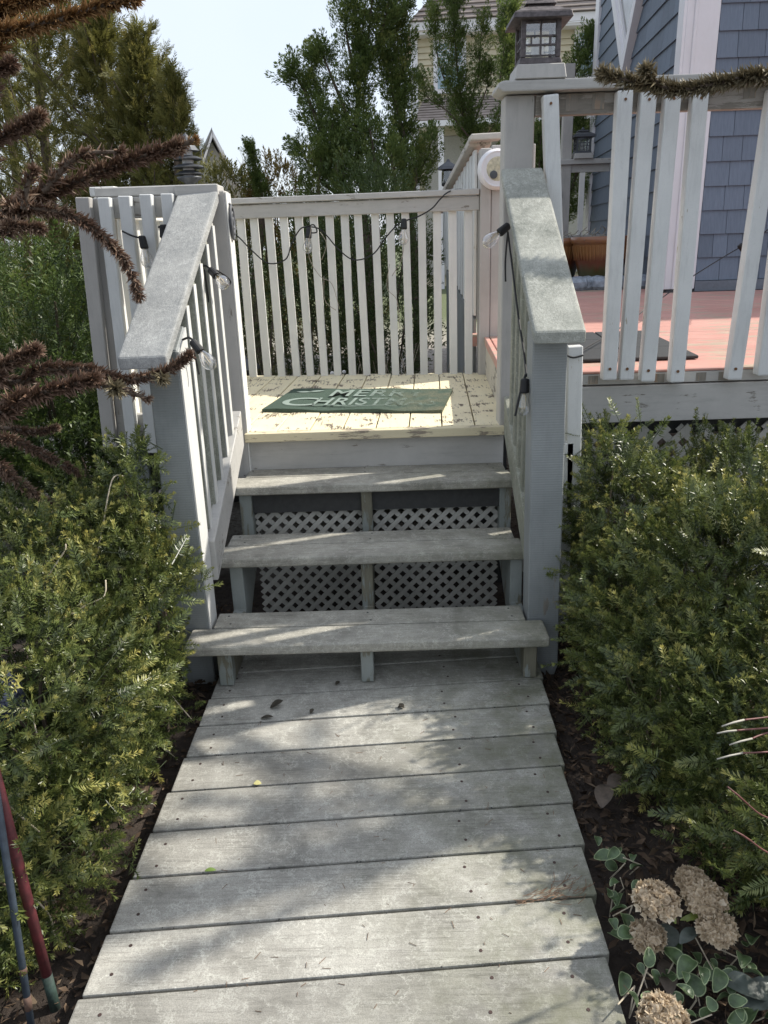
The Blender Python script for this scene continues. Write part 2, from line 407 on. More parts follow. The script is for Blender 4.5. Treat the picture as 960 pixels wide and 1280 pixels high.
L_MONK = leafmat('dry_monkey_puzzle_scales', (.04,.022,.015), (.18,.11,.075), (.52,.39,.28), rough=.5, trans=.05, spec=.4)
L_MONKR = leafmat('rusty_monkey_puzzle_scales', (.10,.05,.02), (.27,.15,.06), (.42,.27,.12), rough=.5, trans=.05, spec=.4)
L_MONKG = leafmat('olive_monkey_puzzle_scales', (.06,.05,.03), (.21,.175,.105), (.46,.39,.26), rough=.5, trans=.05, spec=.4)
L_PET = leafmat('dry_hydrangea_petals', (.28,.20,.125), (.55,.45,.32), (.80,.72,.58), rough=.8, trans=.25, spec=.2)
L_LIT = leafmat('dead_leaf_litter', (.04,.027,.019), (.12,.082,.055), (.36,.27,.18), rough=.85, trans=.1, spec=.2)
L_GC = plain('green_leaf', (.07,.11,.045), .4, 0, .45, 50, .2)
L_GCM = plain('pale_leaf_margin', (.24,.29,.15), .5, 0, .25, 50, 0)
def ground_mat():
    m, nt, b, out = new_mat('ground_mulch'); p = pos(nt)
    sx = N_(nt, 'ShaderNodeSeparateXYZ'); nt.links.new(p, sx.inputs[0])
    a = noise(nt, p, 30, 8, .75); c = mix(nt, ramp(nt, a, .3, .7), (.018,.013,.010), (.075,.055,.042))
    far = ramp(nt, math_(nt, 'ADD', sx.outputs['Y'], math_(nt, 'MULTIPLY', noise(nt, p, 2.5, 4), 1.2)), 1.6, 2.2)
    c2 = mix(nt, ramp(nt, noise(nt, p, 45, 6, .8), .35, .6), (.16,.13,.10), (.50,.46,.41)); c = mix(nt, far, c, c2)
    far2 = ramp(nt, sx.outputs['Y'], 9, 14); c = mix(nt, far2, c, (.10,.12,.05))
    nt.links.new(c, b.inputs['Base Color']); b.inputs['Roughness'].default_value = .95; bump(nt, b, a, .8, .02); return m

# ------------------------------------------------------------------ ground
gb = MB(); n = 60
xs = [-200, -60, -20] + [-8 + 16*i/56 for i in range(57)] + [20, 60, 200]
ys = [-60, -20] + [-5 + 15*i/56 for i in range(57)] + [20, 60, 300]
gv = []
for yy in ys:
    for xx in xs:
        z = -.055
        if abs(xx) < 8 and -5 <= yy < 10 and not (-.72 < xx < .8 and yy < 1.2): z += rnd.uniform(-.02, .025)
        gv.append((xx, yy, z))
nx = len(xs); gb.add(gv, [(j*nx+i, j*nx+i+1, (j+1)*nx+i+1, (j+1)*nx+i) for j in range(len(ys)-1) for i in range(nx-1)])
g = obj('ground', gb, ground_mat(), smooth=True); g['kind'] = 'structure'

# ------------------------------------------------------------------ boardwalk
bw = thing('boardwalk', 'weathered grey plank walkway leading up to the steps', 'walkway', (0, -1.2, 0), kind='structure')
nails = MB()
for k in range(-3, 13):
    def yl(x, kk=k): return -.1577 - kk*.1547 + .0641*x
    y0 = yl(0) - .1547 + .0035; y1 = yl(0) - .0035
    ym = (y0+y1)/2; xl = -.5927 + .033*ym + rnd.uniform(-.003, .003); xr = .5312 + .0673*ym + rnd.uniform(-.003, .003)
    dz = rnd.uniform(-.0015, .0015); mb = MB(); t = .0641
    P = [(xl, y0+t*xl), (xr, y0+t*xr), (xr, y1+t*xr), (xl, y1+t*xl)]
    mb.hexa([(x, y, -.036+dz) for x, y in P] + [(x, y, dz) for x, y in P])
    obj('plank', mb, WALK, bw, bevel=.004, seg=2)
    for xx in (xl+.055, .2+rnd.uniform(-.01,.01), xr-.07):
        for q in (.25, .75):
            yy = y0 + t*xx + (y1-y0)*q + rnd.uniform(-.01, .01); xj = xx + rnd.uniform(-.012, .012)
            nails.lathe([(.0042, .0), (.0038, .0012)], (xj, yy, dz-.0002), 7)
o = obj('nail_head', nails, plain('rusty_nail', (.07,.045,.04), .7, .4), bw); o['kind'] = 'stuff'
jb = MB()
for (x0, x1) in ((-.56, -.5), (-.02, .04), (.42, .46)): jb.box((x0, -2.1, -.16), (x1, .3, -.04))
obj('joist', jb, DARKW, bw)

# ------------------------------------------------------------------ steps
Z1, Z2, Z3, Z4 = .1717, .3548, .5346, .6967
Y1, Y2, Y3, Y4 = 0.0, .3159, .6135, .8197
st = thing('entry_steps', 'three weathered grey wooden steps between the two sloping handrails', 'steps', (0, .4, 0), kind='structure')
def tread(y, z, xl, xr, xlb, xrb):
    obj('tread_board', MB().box((xl, y, z-.038), (xr, y+.132, z)), TREAD, st, bevel=.011, seg=3)
    obj('tread_board', MB().box((xlb, y+.1365, z-.038), (xrb, y+.2506, z-.001)), TREAD, st, bevel=.005, seg=2)
tread(Y1, Z1, -.674, .5437, -.602, .485)
tread(Y2, Z2, -.612, .5131, -.595, .492)
tread(Y3, Z3, -.603, .512, -.56, .50)
for x0, x1 in ((-.573, -.525), (-.088, -.045), (.463, .508)):
    poly = [(.03, .004), (.03, Z1-.039), (Y2+.035, Z1-.039), (Y2+.035, Z2-.039), (Y3+.035, Z2-.039), (Y3+.035, Z3-.039), (.862, Z3-.039), (.862, .32), (.33, .004)]
    obj('stringer', MB().prism(poly, 'x', x0, x1), STRG, st, bevel=.003)
nl = MB()
for z, y in ((Z1,Y1), (Z2,Y2), (Z3,Y3)):
    for x in (-.55, -.065, .45):
        for q in (.03, .1, .165, .225): nl.lathe([(.004, 0), (.0036, .001)], (x+rnd.uniform(-.02,.02), y+q, z-.0012), 7)
o = obj('nail_head', nl, DARKW, st); o['kind'] = 'stuff'

# ------------------------------------------------------------------ landing
ld_ = thing('landing', 'small landing painted cream with peeling boards and grey fascia', 'landing', (-.2, 1.5, .6), kind='structure')
SK = .058
x = -1.12; kk = 0
while x < .51:
    w = .137; a = x+.002; b = min(x+w-.003, .512)
    yb = lambda xx: 2.214 - .108*xx - .0
    P = [(a, .862), (b, .862), (b + SK*(yb(b)-.85), yb(b)+.03), (a + SK*(yb(a)-.85), yb(a)+.03)]
    obj('deck_board', MB().hexa([(q[0], q[1], Z4-.03) for q in P] + [(q[0], q[1], Z4+rnd.uniform(-.0015,.0015)) for q in P]), CREAM, ld_, bevel=.002)
    x += w; kk += 1
obj('nosing', MB().box((-.562, Y4, Z4-.036), (.516, .859, Z4)), CREAMX, ld_, bevel=.004, seg=2)
obj('fascia', MB().box((-.556, .866, .5), (.506, .895, Z4-.0375)), GREYX, ld_, bevel=.002)
obj('rim_board', MB().box((-1.09, .875, .40), (-.99, .975, .655)), BLUEG, ld_, bevel=.003)
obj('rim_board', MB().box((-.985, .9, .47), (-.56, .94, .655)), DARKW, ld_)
bo = MB()
for zz in (.60, .545): bo.lathe([(.012,0),(.012,.006),(.006,.008)], (-1.035, .874, zz), 8, (0,-1,0))
obj('bolt', bo, DGREY, ld_)
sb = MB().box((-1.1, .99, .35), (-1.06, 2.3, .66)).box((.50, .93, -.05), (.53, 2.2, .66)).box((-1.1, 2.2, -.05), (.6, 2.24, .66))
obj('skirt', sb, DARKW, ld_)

# lattice panels -------------------------------------------------
def lattice(name, label, x0, x1, z0, z1, y, pitch, w, mat, group):
    t = thing(name, label, 'lattice', ((x0+x1)/2, y, z0), group)
    def clip(c, sgn):
        # strip with centre line z = sgn*x + c clipped to the rectangle
        pts = []
        for xx in (x0, x1):
            zz = sgn*xx + c
            if z0 <= zz <= z1: pts.append((xx, zz))
        for zz in (z0, z1):
            xx = (zz - c)/sgn
            if x0 < xx < x1: pts.append((xx, zz))
        return pts[:2] if len(pts) >= 2 else None
    for sgn, yy in ((1, y), (-1, y+.0065)):
        c = (z0 - x1) if sgn > 0 else (z0 + x0); cmax = (z1 - x0) if sgn > 0 else (z1 + x1)
        c += pitch*.5
        while c < cmax:
            p = clip(c, sgn)
            if p and (abs(p[0][0]-p[1][0]) > .01):
                obj('slat', MB().bar((p[0][0], yy, p[0][1]), (p[1][0], yy, p[1][1]), .006, w, (0,1,0)), mat, t)
            c += pitch
    return t
lattice('lattice_panel', 'grey diamond lattice left of the middle stringer behind the open steps', -.523, -.09, -.06, .43, .70, .0560, .0185, LATT, 'lattice skirts')
lattice('lattice_panel', 'grey diamond lattice right of the middle stringer behind the open steps', -.043, .461, -.06, .43, .70, .0560, .0185, LATT, 'lattice skirts')
lattice('lattice_panel', 'pale diamond lattice skirt under the red deck beside the shrub', .60, 2.2, .0, .655,   .90, .0895, .033, LATT, 'lattice skirts')
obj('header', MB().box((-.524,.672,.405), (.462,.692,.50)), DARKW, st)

# ------------------------------------------------------------------ stair railings
def bal(p0, p1, w, d, mat, parent, name='baluster', bev=.003):
    return obj(name, MB().bar(p0, p1, w, d), mat, parent, bevel=bev)
GR = 'sloping stair railings'
rl = thing('stair_railing', 'left sloping stair railing with grey handrail beside the spiky dead branch', 'railing', (-.64, .3, 0), GR)
obj('handrail', MB().hexa([(-.770,.045,1.083), (-.622,.045,1.085), (-.573,.815,1.580), (-.727,.815,1.572), (-.772,.045,1.121), (-.624,.045,1.123), (-.574,.815,1.620), (-.728,.815,1.612)]), RAILW, rl, bevel=.009, seg=3)
obj('newel_post', MB().hexa([(-.735,.145,-.06), (-.618,.145,-.06), (-.618,.25,-.06), (-.735,.25,-.06), (-.714,.145,1.125), (-.617,.145,1.125), (-.612,.25,1.19), (-.714,.25,1.19)]), BLUEG, rl, bevel=.004)
obj('lower_rail', MB().hexa([(-.628,.252,.30), (-.592,.252,.30), (-.562,.80,.655), (-.60,.80,.655), (-.628,.252,.45), (-.592,.252,.45), (-.562,.80,.80), (-.60,.80,.80)]), GREYX, rl, bevel=.003)
obj('newel_sunlit_side', MB().hexa([(-.6175,.147,.10), (-.6125,.147,.10), (-.6125,.248,.10), (-.6175,.248,.10), (-.6165,.147,1.12), (-.6115,.147,1.12), (-.6065,.248,1.185), (-.6115,.248,1.185)]), WHITE, rl)  # white sliver: sunlight on the newel's right side put into the colour
for i in range(5):
    y = .315 + i*.097; zt = 1.12 + (y-.05)*.646 - .035; x = -.641 + (y-.25)*.075
    obj('baluster', MB().box((x-.022, y-.019, .32+(y-.25)*.65), (x+.022, y+.019, zt)), MOSSW if i < 4 else GREY, rl, bevel=.003)
    obj('baluster_sunlit_side', MB().box((x+.0225, y-.018, .34+(y-.25)*.65), (x+.0265, y+.018, zt-.01)), WHITE, rl)  # thin white slab paints the sun catching each baluster's right side
rr = thing('stair_railing', 'right sloping stair railing with lichen grey handrail beside the yew', 'railing', (.55, .3, 0), GR)
obj('handrail', MB().hexa([(.466,.045,1.120), (.621,.045,1.118), (.622,.812,1.622), (.468,.812,1.622), (.466,.045,1.159), (.621,.045,1.157), (.622,.812,1.662), (.468,.812,1.662)]), RAILM, rr, bevel=.010, seg=3)
obj('newel_post', MB().prism([(.482,1.17), (.590,1.17), (.606,-.02), (.588,-.085), (.497,-.085), (.495,.1)], 'y', .145, .25), BLUEG, rr, bevel=.004)
obj('lower_rail', MB().hexa([(.50,.252,.30), (.535,.252,.30), (.535,.83,.67), (.50,.83,.67), (.50,.252,.45), (.535,.252,.45), (.535,.83,.82), (.50,.83,.82)]), MOSSW, rr, bevel=.003)
for i in range(5):
    y = .33 + i*.095; zt = 1.15 + (y-.05)*.656 - .035
    obj('baluster', MB().box((.505, y-.019, .34+(y-.25)*.64), (.548, y+.019, zt)), MOSSW, rr, bevel=.003)
bal((0.654, 0.330, 1.077), (0.674, 0.330, 0.492), .05, .04, WHITEB, rr, 'outer_baluster')
bal((.640,.33,.75), (.652,.33,.05), .05, .04, WHITEB, rr, 'outer_baluster')
for x0, z0 in ((.515, 1.655), (.53, 1.66), (.56, 1.655)):
    pass

# ------------------------------------------------------------------ landing railings
fr = thing('landing_railing', 'front left landing railing of bluish white balusters behind the sloping handrail', 'railing', (-.85, .85, .65), 'landing railings')
obj('corner_post', MB().hexa([(-1.125,.835,.655), (-1.045,.835,.655), (-1.045,.915,.655), (-1.125,.915,.655), (-1.07,.835,1.61), (-.99,.835,1.61), (-.99,.915,1.61), (-1.07,.915,1.61)]), GREY, fr, bevel=.003)
for (a, b, w, m) in (((-1.071, 0.810, 1.612), (-1.109, 0.810, 0.666), .052, GREY), ((-0.994, 0.810, 1.609), (-1.017, 0.810, 0.643), .044, WHITEB), ((-0.918, 0.810, 1.612), (-0.939, 0.810, 0.637), .044, WHITEB), ((-0.839, 0.810, 1.615), (-0.862, 0.810, 0.617), .044, WHITEB), ((-0.760, 0.810, 1.615), (-0.783, 0.810, 0.615), .044, WHITEB)):
    bal(a, b, w, .042, m, fr)
obj('top_rail', MB().box((-1.04,.834,1.535), (-.64,.87,1.61)), GREYX, fr, bevel=.003)
obj('rail_cap', MB().box((-1.04,.838,1.612), (-.585,.99,1.646)), GREYX, fr, bevel=.004)
obj('rail_cap_end', MB().box((-.735,.818,1.606), (-.575,.837,1.644)), GREYX, fr, bevel=.003)
obj('bottom_rail', MB().box((-1.08,.834,.70), (-.65,.872,.79)), GREYX, fr, bevel=.003)
obj('end_post', MB().box((-.648,.84,.50), (-.556,.935,1.622)), GREY, fr, bevel=.004)
obj('end_post_sunlit_side', MB().box((-.5555,.842,.52), (-.551,.933,1.615)), WHITE, fr)  # white strip added to colour in the sunlit right side of the post
sr_ = thing('landing_railing', 'side landing railing seen through the front left balusters', 'railing', (-1.07, 1.6, .7), 'landing railings')
obj('rail_cap', MB().bar((-1.06, .985, 1.642), (-1.01, 2.36, 1.655), .10, .035), WHITE, sr_, bevel=.003)
obj('top_rail', MB().bar((-1.06, .925, 1.58), (-1.01, 2.36, 1.59), .035, .075), WHITE, sr_, bevel=.003)
for i in range(13):
    y = 1.02 + i*.103; xx = -1.06 + (y-.985)*.036
    obj('baluster', MB().box((xx-.065, y-.021, .66), (xx-.024, y+.021, 1.55)), WHITE, sr_, bevel=.003)
br_ = thing('landing_railing', 'long rear landing railing of white balusters behind the door mat', 'railing', (-.2, 2.23, .7), 'landing railings')
def yb_(x): return 2.214 - .108*x
obj('rail_cap', MB().bar((-1.05, yb_(-1.05), 1.655), (.545, yb_(.545), 1.655), .03, .10, (0,0,1)), GREYX, br_, bevel=.003)
obj('top_rail', MB().bar((-1.05, yb_(-1.05)-.012, 1.600), (.545, yb_(.545)-.012, 1.600), .07, .036, (0,0,1)), GREYX, br_, bevel=.003)
BACKB = [(-0.756, -0.76), (-0.682, -0.673), (-0.598, -0.589), (-0.516, -0.499), (-0.432, -0.419), (-0.349, -0.336), (-0.262, -0.258), (-0.178, -0.172), (-0.106, -0.088), (-0.012, -0.002), (0.069, 0.078), (0.152, 0.161), (0.24, 0.241), (0.322, 0.323), (0.404, 0.409), (0.489, 0.494)]
for xt, xb in BACKB:
    obj('baluster', MB().bar((xb, yb_(xb)+.012, .69), (xt, yb_(xt)+.012, 1.60), .042, .036), WHITE, br_, bevel=.002)
for xx in (-.84, -.925, -1.0):
    obj('baluster', MB().bar((xx, yb_(xx)+.012, .69), (xx, yb_(xx)+.012, 1.60), .042, .036), WHITE, br_, bevel=.002)

# ------------------------------------------------------------------ upper deck
dk = thing('upper_deck', 'salmon painted upper deck with peeling boards beside the blue house', 'deck', (2, 3, .9), kind='structure')
ZD = .905
def dwx(y): return .505 + .058*(y-.84)          # west edge of the deck
y = .872; i = 0
while y < 8.6:
    w = .148; x0 = dwx(y)+.026; x1 = 6.2 if y < 4.95 else 2.46 + .08*(y-5.1)+.1
    mb = MB(); t = -.02
    P = [(x0, y+.002), (x1, y+.002), (x1, y+w-.003), (x0+.058*w, y+w-.003)]
    mb.hexa([(a, b, ZD-.03) for a, b in P] + [(a, b, ZD+rnd.uniform(-.002, .002)) for a, b in P])
    obj('deck_board', mb, PINK, dk, bevel=.003); y += w
obj('nosing', MB().box((.60, .849, ZD-.012), (6.2, .869, ZD)), PINK, dk, bevel=.003)
obj('nosing', MB().hexa([(dwx(.9)-.004,.95,ZD-.04),(dwx(.9)+.022,.95,ZD-.04),(dwx(2.15)+.022,2.15,ZD-.04),(dwx(2.15)-.004,2.15,ZD-.04),(dwx(.9)-.004,.95,ZD),(dwx(.9)+.022,.95,ZD),(dwx(2.15)+.022,2.15,ZD),(dwx(2.15)-.004,2.15,ZD)]), PINK, dk, bevel=.003)
obj('rim_board', MB().box((.60, .852, .848), (6.2, .868, ZD-.0135)), GREYX, dk, bevel=.002)
obj('fascia', MB().box((.60, .846, .692), (6.2, .886, .842)), GREYX, dk, bevel=.002)
obj('fascia', MB().hexa([(dwx(.9)+.004,.93,.66),(dwx(.9)+.03,.93,.66),(dwx(2.2)+.03,2.2,.66),(dwx(2.2)+.004,2.2,.66),(dwx(.9)+.004,.93,ZD-.042),(dwx(.9)+.03,.93,ZD-.042),(dwx(2.2)+.03,2.2,ZD-.042),(dwx(2.2)+.004,2.2,ZD-.042)]), paint('fascia_cream_grey', (.62,.58,.50), (.54,.50,.43), peel=.25, grain='y', dirt=.35), dk, bevel=.002)
obj('joist', MB().box((.62, .93, .62), (6.2, .99, .86)).box((2.25,.93,-.05),(2.35,1.0,.66)), DARKW, dk)

dr = thing('deck_railing', 'tall deck railing with missing balusters and a lantern on its corner post', 'railing', (1.2, .85, .9))
obj('corner_post', MB().box((.484, .842, .69), (.592, .948, 1.905)), GREY, dr, bevel=.004)
cap = MB().prism([(.47,1.908), (6.0,1.905), (6.0,1.941), (.47,1.944), (.452,1.936), (.449,1.92)], 'y', .785, .955)
obj('rail_cap', cap, GREYX, dr, bevel=.006, seg=2)
obj('top_rail', MB().box((.594, .842, 1.835), (6.0, .88, 1.904)), paint('weathered_rail', (.42,.39,.35), (.30,.275,.245), peel=.5, grain='x', dirt=.6), dr, bevel=.002)
DB = [((0.638, 0.812, 1.896), (0.715, 0.812, 0.880)), ((0.901, 0.812, 1.901), (0.909, 0.812, 0.877)), ((0.985, 0.812, 1.898), (0.977, 0.812, 0.875)), ((1.072, 0.812, 1.898), (1.061, 0.812, 0.866)), ((1.168, 0.812, 1.897), (1.177, 0.812, 0.859)), ((1.438, 0.812, 1.889), (1.403, 0.812, 0.862))]
for a, b in DB:
    obj('baluster', MB().bar(b, a, .056, .052), WHITEB, dr, bevel=.007, seg=2)
for xx in (1.52, 1.64, 1.76, 1.88):
    obj('baluster', MB().box((xx-.028, .786, .875), (xx+.028, .838, 1.9)), WHITEB, dr, bevel=.007, seg=2)
PATCH = paint('bare_wood_patch', (.25,.16,.10), (.42,.38,.32), peel=.6, dirt=.6, pscale=12)
for p_ in [(0.724, 0.839, 1.875), (0.819, 0.839, 1.877), (1.361, 0.839, 1.896)]:
    obj('bare_patch', MB().box((p_[0]-.022,.840,p_[2]-.028), (p_[0]+.022,.8415,p_[2]+.028)), PATCH, dr)
for p_ in [(0.860, 0.848, 0.898), (1.294, 0.848, 0.885), (1.384, 0.848, 0.882), (1.127, 0.848, 0.887)]:
    obj('bare_patch', MB().box((p_[0]-.02,.850,.852), (p_[0]+.02,.8515,.886)), PATCH, dr)
sc = MB()
for a, b in DB:
    sc.lathe([(.006,0),(.006,.003)], (b[0]-.003, .7845, b[2]+.045), 7, (0,-1,0))
    sc.lathe([(.005,0),(.005,.003)], (a[0], .7845, a[2]-.03), 7, (0,-1,0))
o = obj('screw', sc, plain('rusty_screw', (.16,.075,.03), .8, 0, .4), dr); o['kind'] = 'stuff'

# ------------------------------------------------------------------ rear privacy post, curved rail
pp = thing('privacy_post', 'taupe post and wide board where rear railing meets the red deck', 'post', (.6, 2.15, .7))
obj('post', MB().box((.545, 2.11, .67), (.602, 2.21, 1.862)), TAUPE, pp, bevel=.004)
obj('board', MB().box((.605, 2.12, .90), (.83, 2.16, 1.875)), TAUPE, pp, bevel=.003)
cs = thing('side_stair_railing', 'white slatted side stair railing with a bent handrail descending behind', 'railing', (.5, 2.9, .9))
def slabpath(pts, w, t, side):
    mb = MB(); k = len(pts); vs = []
    for p in pts:
        p = Vector(p); s = Vector(side)*(w/2)
        vs += [p - s, p + s, p + s + Vector((0,0,t)), p - s + Vector((0,0,t))]
    fs = [(0,1,2,3), tuple((k-1)*4+j for j in (3,2,1,0))]
    for i in range(k-1):
        for j in range(4): fs.append((i*4+j, i*4+(j+1)%4, (i+1)*4+(j+1)%4, (i+1)*4+j))
    mb.add(vs, fs); return mb
HRB = paint('weathered_beige_rail', (.56,.52,.46), (.45,.41,.36), peel=.05, grain='y', dirt=.5)
obj('handrail', MB().hexa([(.50,2.16,1.905),(.665,2.16,1.908),(.665,2.30,1.912),(.50,2.30,1.905),(.50,2.16,1.937),(.665,2.16,1.940),(.665,2.30,1.944),(.50,2.30,1.937)]), HRB, cs, bevel=.01, seg=3)
obj('handrail', MB().hexa([(.50,2.302,1.893),(.625,2.302,1.893),(.545,4.4,1.62),(.425,4.4,1.62),(.50,2.302,1.930),(.625,2.302,1.930),(.545,4.4,1.657),(.425,4.4,1.657)]), HRB, cs, bevel=.008, seg=2)
for i in range(13):
    y = 2.37 + i*.125; zt = 1.885 - (y-2.3)*.13; xo = .535 - (y-2.37)*.038
    zb = 1.0 + (y-2.35)*.17
    obj('slat', MB().box((xo, y-.052, zb), (xo+.018, y+.052, zt)), WHITEB, cs, bevel=.003)
obj('backing', MB().hexa([(.556,2.31,.98),(.562,2.31,.98),(.502,3.95,1.25),(.496,3.95,1.25),(.556,2.31,1.86),(.562,2.31,1.86),(.502,3.95,1.66),(.496,3.95,1.66)]), GREY, cs)
obj('skirt', MB().hexa([(.537,2.32,.45),(.552,2.32,.45),(.50,3.7,.45),(.485,3.7,.45),(.537,2.32,.985),(.552,2.32,.985),(.50,3.7,1.21),(.485,3.7,1.21)]), BLUEG, cs)
obj('deck_end', MB().box((.505, 2.235, .84), (.60, 2.32, .905)), PINK, cs)

# ------------------------------------------------------------------ blue house
hs = thing('blue_house', 'blue shingled house with white corner boards standing on the red deck', 'house', (3, 6, .9))
HX, HY = 2.58, 5.10
def lx(y): return HX + .08*(y-HY)
core = MB().hexa([(HX+.03,HY+.03,-.05),(9,HY+.03,-.05),(9,9.75,-.05),(lx(9.75)+.03,9.75,-.05),(HX+.03,HY+.03,6.6),(9,HY+.03,6.6),(9,9.75,6.6),(lx(9.75)+.03,9.75,6.6)])
wl = obj('wall', core, FLASH, hs)
EX = .198
ldir = Vector((.08, 1, 0)).normalized(); lnorm = Vector((-1, .08, 0)).normalized()
rows = 13; bulk = MB(); meshcache = {}
def shingle_geo(mb, o, u, nrm, w, big):
    a = u*.002; b = u*(w-.002); z0, z1 = 0.0, EX*1.08
    th = .022; p = lambda q, n_, z: tuple(Vector(o) + q + nrm*n_ + Vector((0,0,z)))
    mb.hexa([p(a,-.004,z0), p(b,-.004,z0), p(b,th,z0), p(a,th,z0), p(a,-.004,z1), p(b,-.004,z1), p(b,.004,z1), p(a,.004,z1)])
count = 0
def course(o0, u, nrm, length, z, indiv):
    global count
    s = 0
    while s < length - .01:
        w = min(rnd.choice((.13,.17,.19,.21,.23)), length - s)
        if length - s - w < .06: w = length - s
        mb = MB() if indiv(s) and count < 298 else bulk
        shingle_geo(mb, Vector(o0) + u*s + Vector((0,0,z)), u, nrm, w, 0)
        if mb is not bulk:
            obj('shingle', mb, SHING, wl); count += 1
        s += w
for r_ in range(29):
    z = 1.0 + r_*EX
    course((HX+.27, HY, 0), Vector((1,0,0)), Vector((0,-1,0)), 3.6, z, lambda s, z=z: z < 3.4 and s < 1.5)
for r_ in range(29):
    z = 1.0 + r_*EX
    course((lx(HY+.15), HY+.15, 0), ldir, lnorm, 4.1, z, lambda s, z=z: z < 3.2 and s < 2.2)
o = obj('shingle', bulk, SHING, wl); o['kind'] = 'stuff'
obj('corner_board', MB().box((HX-.012, HY-.034, .93), (HX+.262, HY+.02, 6.5)), TRIM, hs, bevel=.004)
obj('corner_board', MB().hexa([(HX-.034,HY-.030,.93),(HX-.0125,HY-.030,.93),(lx(HY+.15)-.010,HY+.145,.93),(lx(HY+.15)-.034,HY+.145,.93),(HX-.034,HY-.030,6.5),(HX-.0125,HY-.030,6.5),(lx(HY+.15)-.010,HY+.145,6.5),(lx(HY+.15)-.034,HY+.145,6.5)]), TRIM, hs)
obj('corner_bead', MB().box((HX+.05, HY-.046, .93), (HX+.075, HY-.0345, 6.5)), TRIM, hs, bevel=.004)
ye = 9.30
obj('corner_board', MB().hexa([(lx(ye)-.05,ye-.1,.93),(lx(ye)+.05,ye-.1,.93),(lx(ye)+.05,ye+.08,.93),(lx(ye)-.05,ye+.08,.93),(lx(ye)-.05,ye-.1,6.5),(lx(ye)+.05,ye-.1,6.5),(lx(ye)+.05,ye+.08,6.5),(lx(ye)-.05,ye+.08,6.5)]), TRIM, hs)
obj('flashing', MB().box((HX+.265, HY-.04, .907), (7, HY+.02, .995)).hexa([(lx(HY+.15)-.04,HY+.15,.907),(lx(HY+.15),HY+.15,.907),(lx(9.2),9.2,.907),(lx(9.2)-.04,9.2,.907),(lx(HY+.15)-.04,HY+.15,.985),(lx(HY+.15),HY+.15,.985),(lx(9.2),9.2,.985),(lx(9.2)-.04,9.2,.985)]), FLASH, hs)
# diamond window on the side wall: points given as (y, z)
dc = Vector((0, 7.25, 3.98)); hy, hz = .86, .93
def dpt(fy, fz, off): 
    yy = dc.y + hy*fy; return tuple(Vector((lx(yy), yy, dc.z + hz*fz)) + lnorm*off)
def dring(f0, f1, o0, o1):
    mb = MB(); C4 = [(0,-1),(1,0),(0,1),(-1,0)]
    for i in range(4):
        a, b = C4[i], C4[(i+1)%4]
        q = [dpt(a[0]*f0,a[1]*f0,o0), dpt(b[0]*f0,b[1]*f0,o0), dpt(b[0]*f1,b[1]*f1,o0), dpt(a[0]*f1,a[1]*f1,o0)]
        q2 = [dpt(a[0]*f0,a[1]*f0,o1), dpt(b[0]*f0,b[1]*f0,o1), dpt(b[0]*f1,b[1]*f1,o1), dpt(a[0]*f1,a[1]*f1,o1)]
        mb.hexa(q+q2)
    return mb
wd = obj('window', dring(1.0, .80, .0, .09), TRIM, hs)
obj('frame', dring(.80, .68, .0, .065), TRIM, wd)
obj('pane', MB().add([dpt(0,-.68,.045), dpt(.68,0,.045), dpt(0,.68,.045), dpt(-.68,0,.045)], [(0,1,2,3)]) or (lambda m: m)(MB()), WINGY, wd) if False else None
pm = MB(); pm.add([dpt(0,-.69,.045), dpt(.69,0,.045), dpt(0,.69,.045), dpt(-.69,0,.045)], [(0,1,2,3)]); obj('pane', pm, WINGY, wd)
obj('roof', MB().hexa([(HX-.35,HY-.35,6.6),(9.3,HY-.35,6.6),(9.3,10.1,6.6),(HX,10.1,6.6),(4.5,6.6,7.3),(7.5,6.6,7.3),(7.5,8.4,7.3),(4.5,8.4,7.3)]), ROOFG, hs)

# ------------------------------------------------------------------ far upper railing with small lantern
f2 = thing('far_deck_railing', 'small far railing and tall post beyond the planters left of the blue wall', 'railing', (2.2, 7.5, 1.4))
obj('post', MB().box((2.10,7.46,.88), (2.21,7.56,3.22)), GREY, f2, bevel=.004)
obj('rail_cap', MB().box((2.04,7.42,2.19), (2.68,7.58,2.245)), GREYX, f2, bevel=.004)
obj('top_rail', MB().box((2.215,7.48,2.11), (2.66,7.53,2.186)), GREYX, f2)
for xx in (2.35,): obj('baluster', MB().box((xx-.028,7.475,1.42), (xx+.028,7.525,2.105)), WHITE, f2)
obj('bottom_rail', MB().box((2.215,7.48,1.34), (2.66,7.53,1.425)), GREYX, f2)
obj('rail_end', MB().box((1.98,7.40,1.86), (2.095,7.55,1.93)).box((2.0,7.42,1.72), (2.09,7.5,1.855)), GREYX, f2)

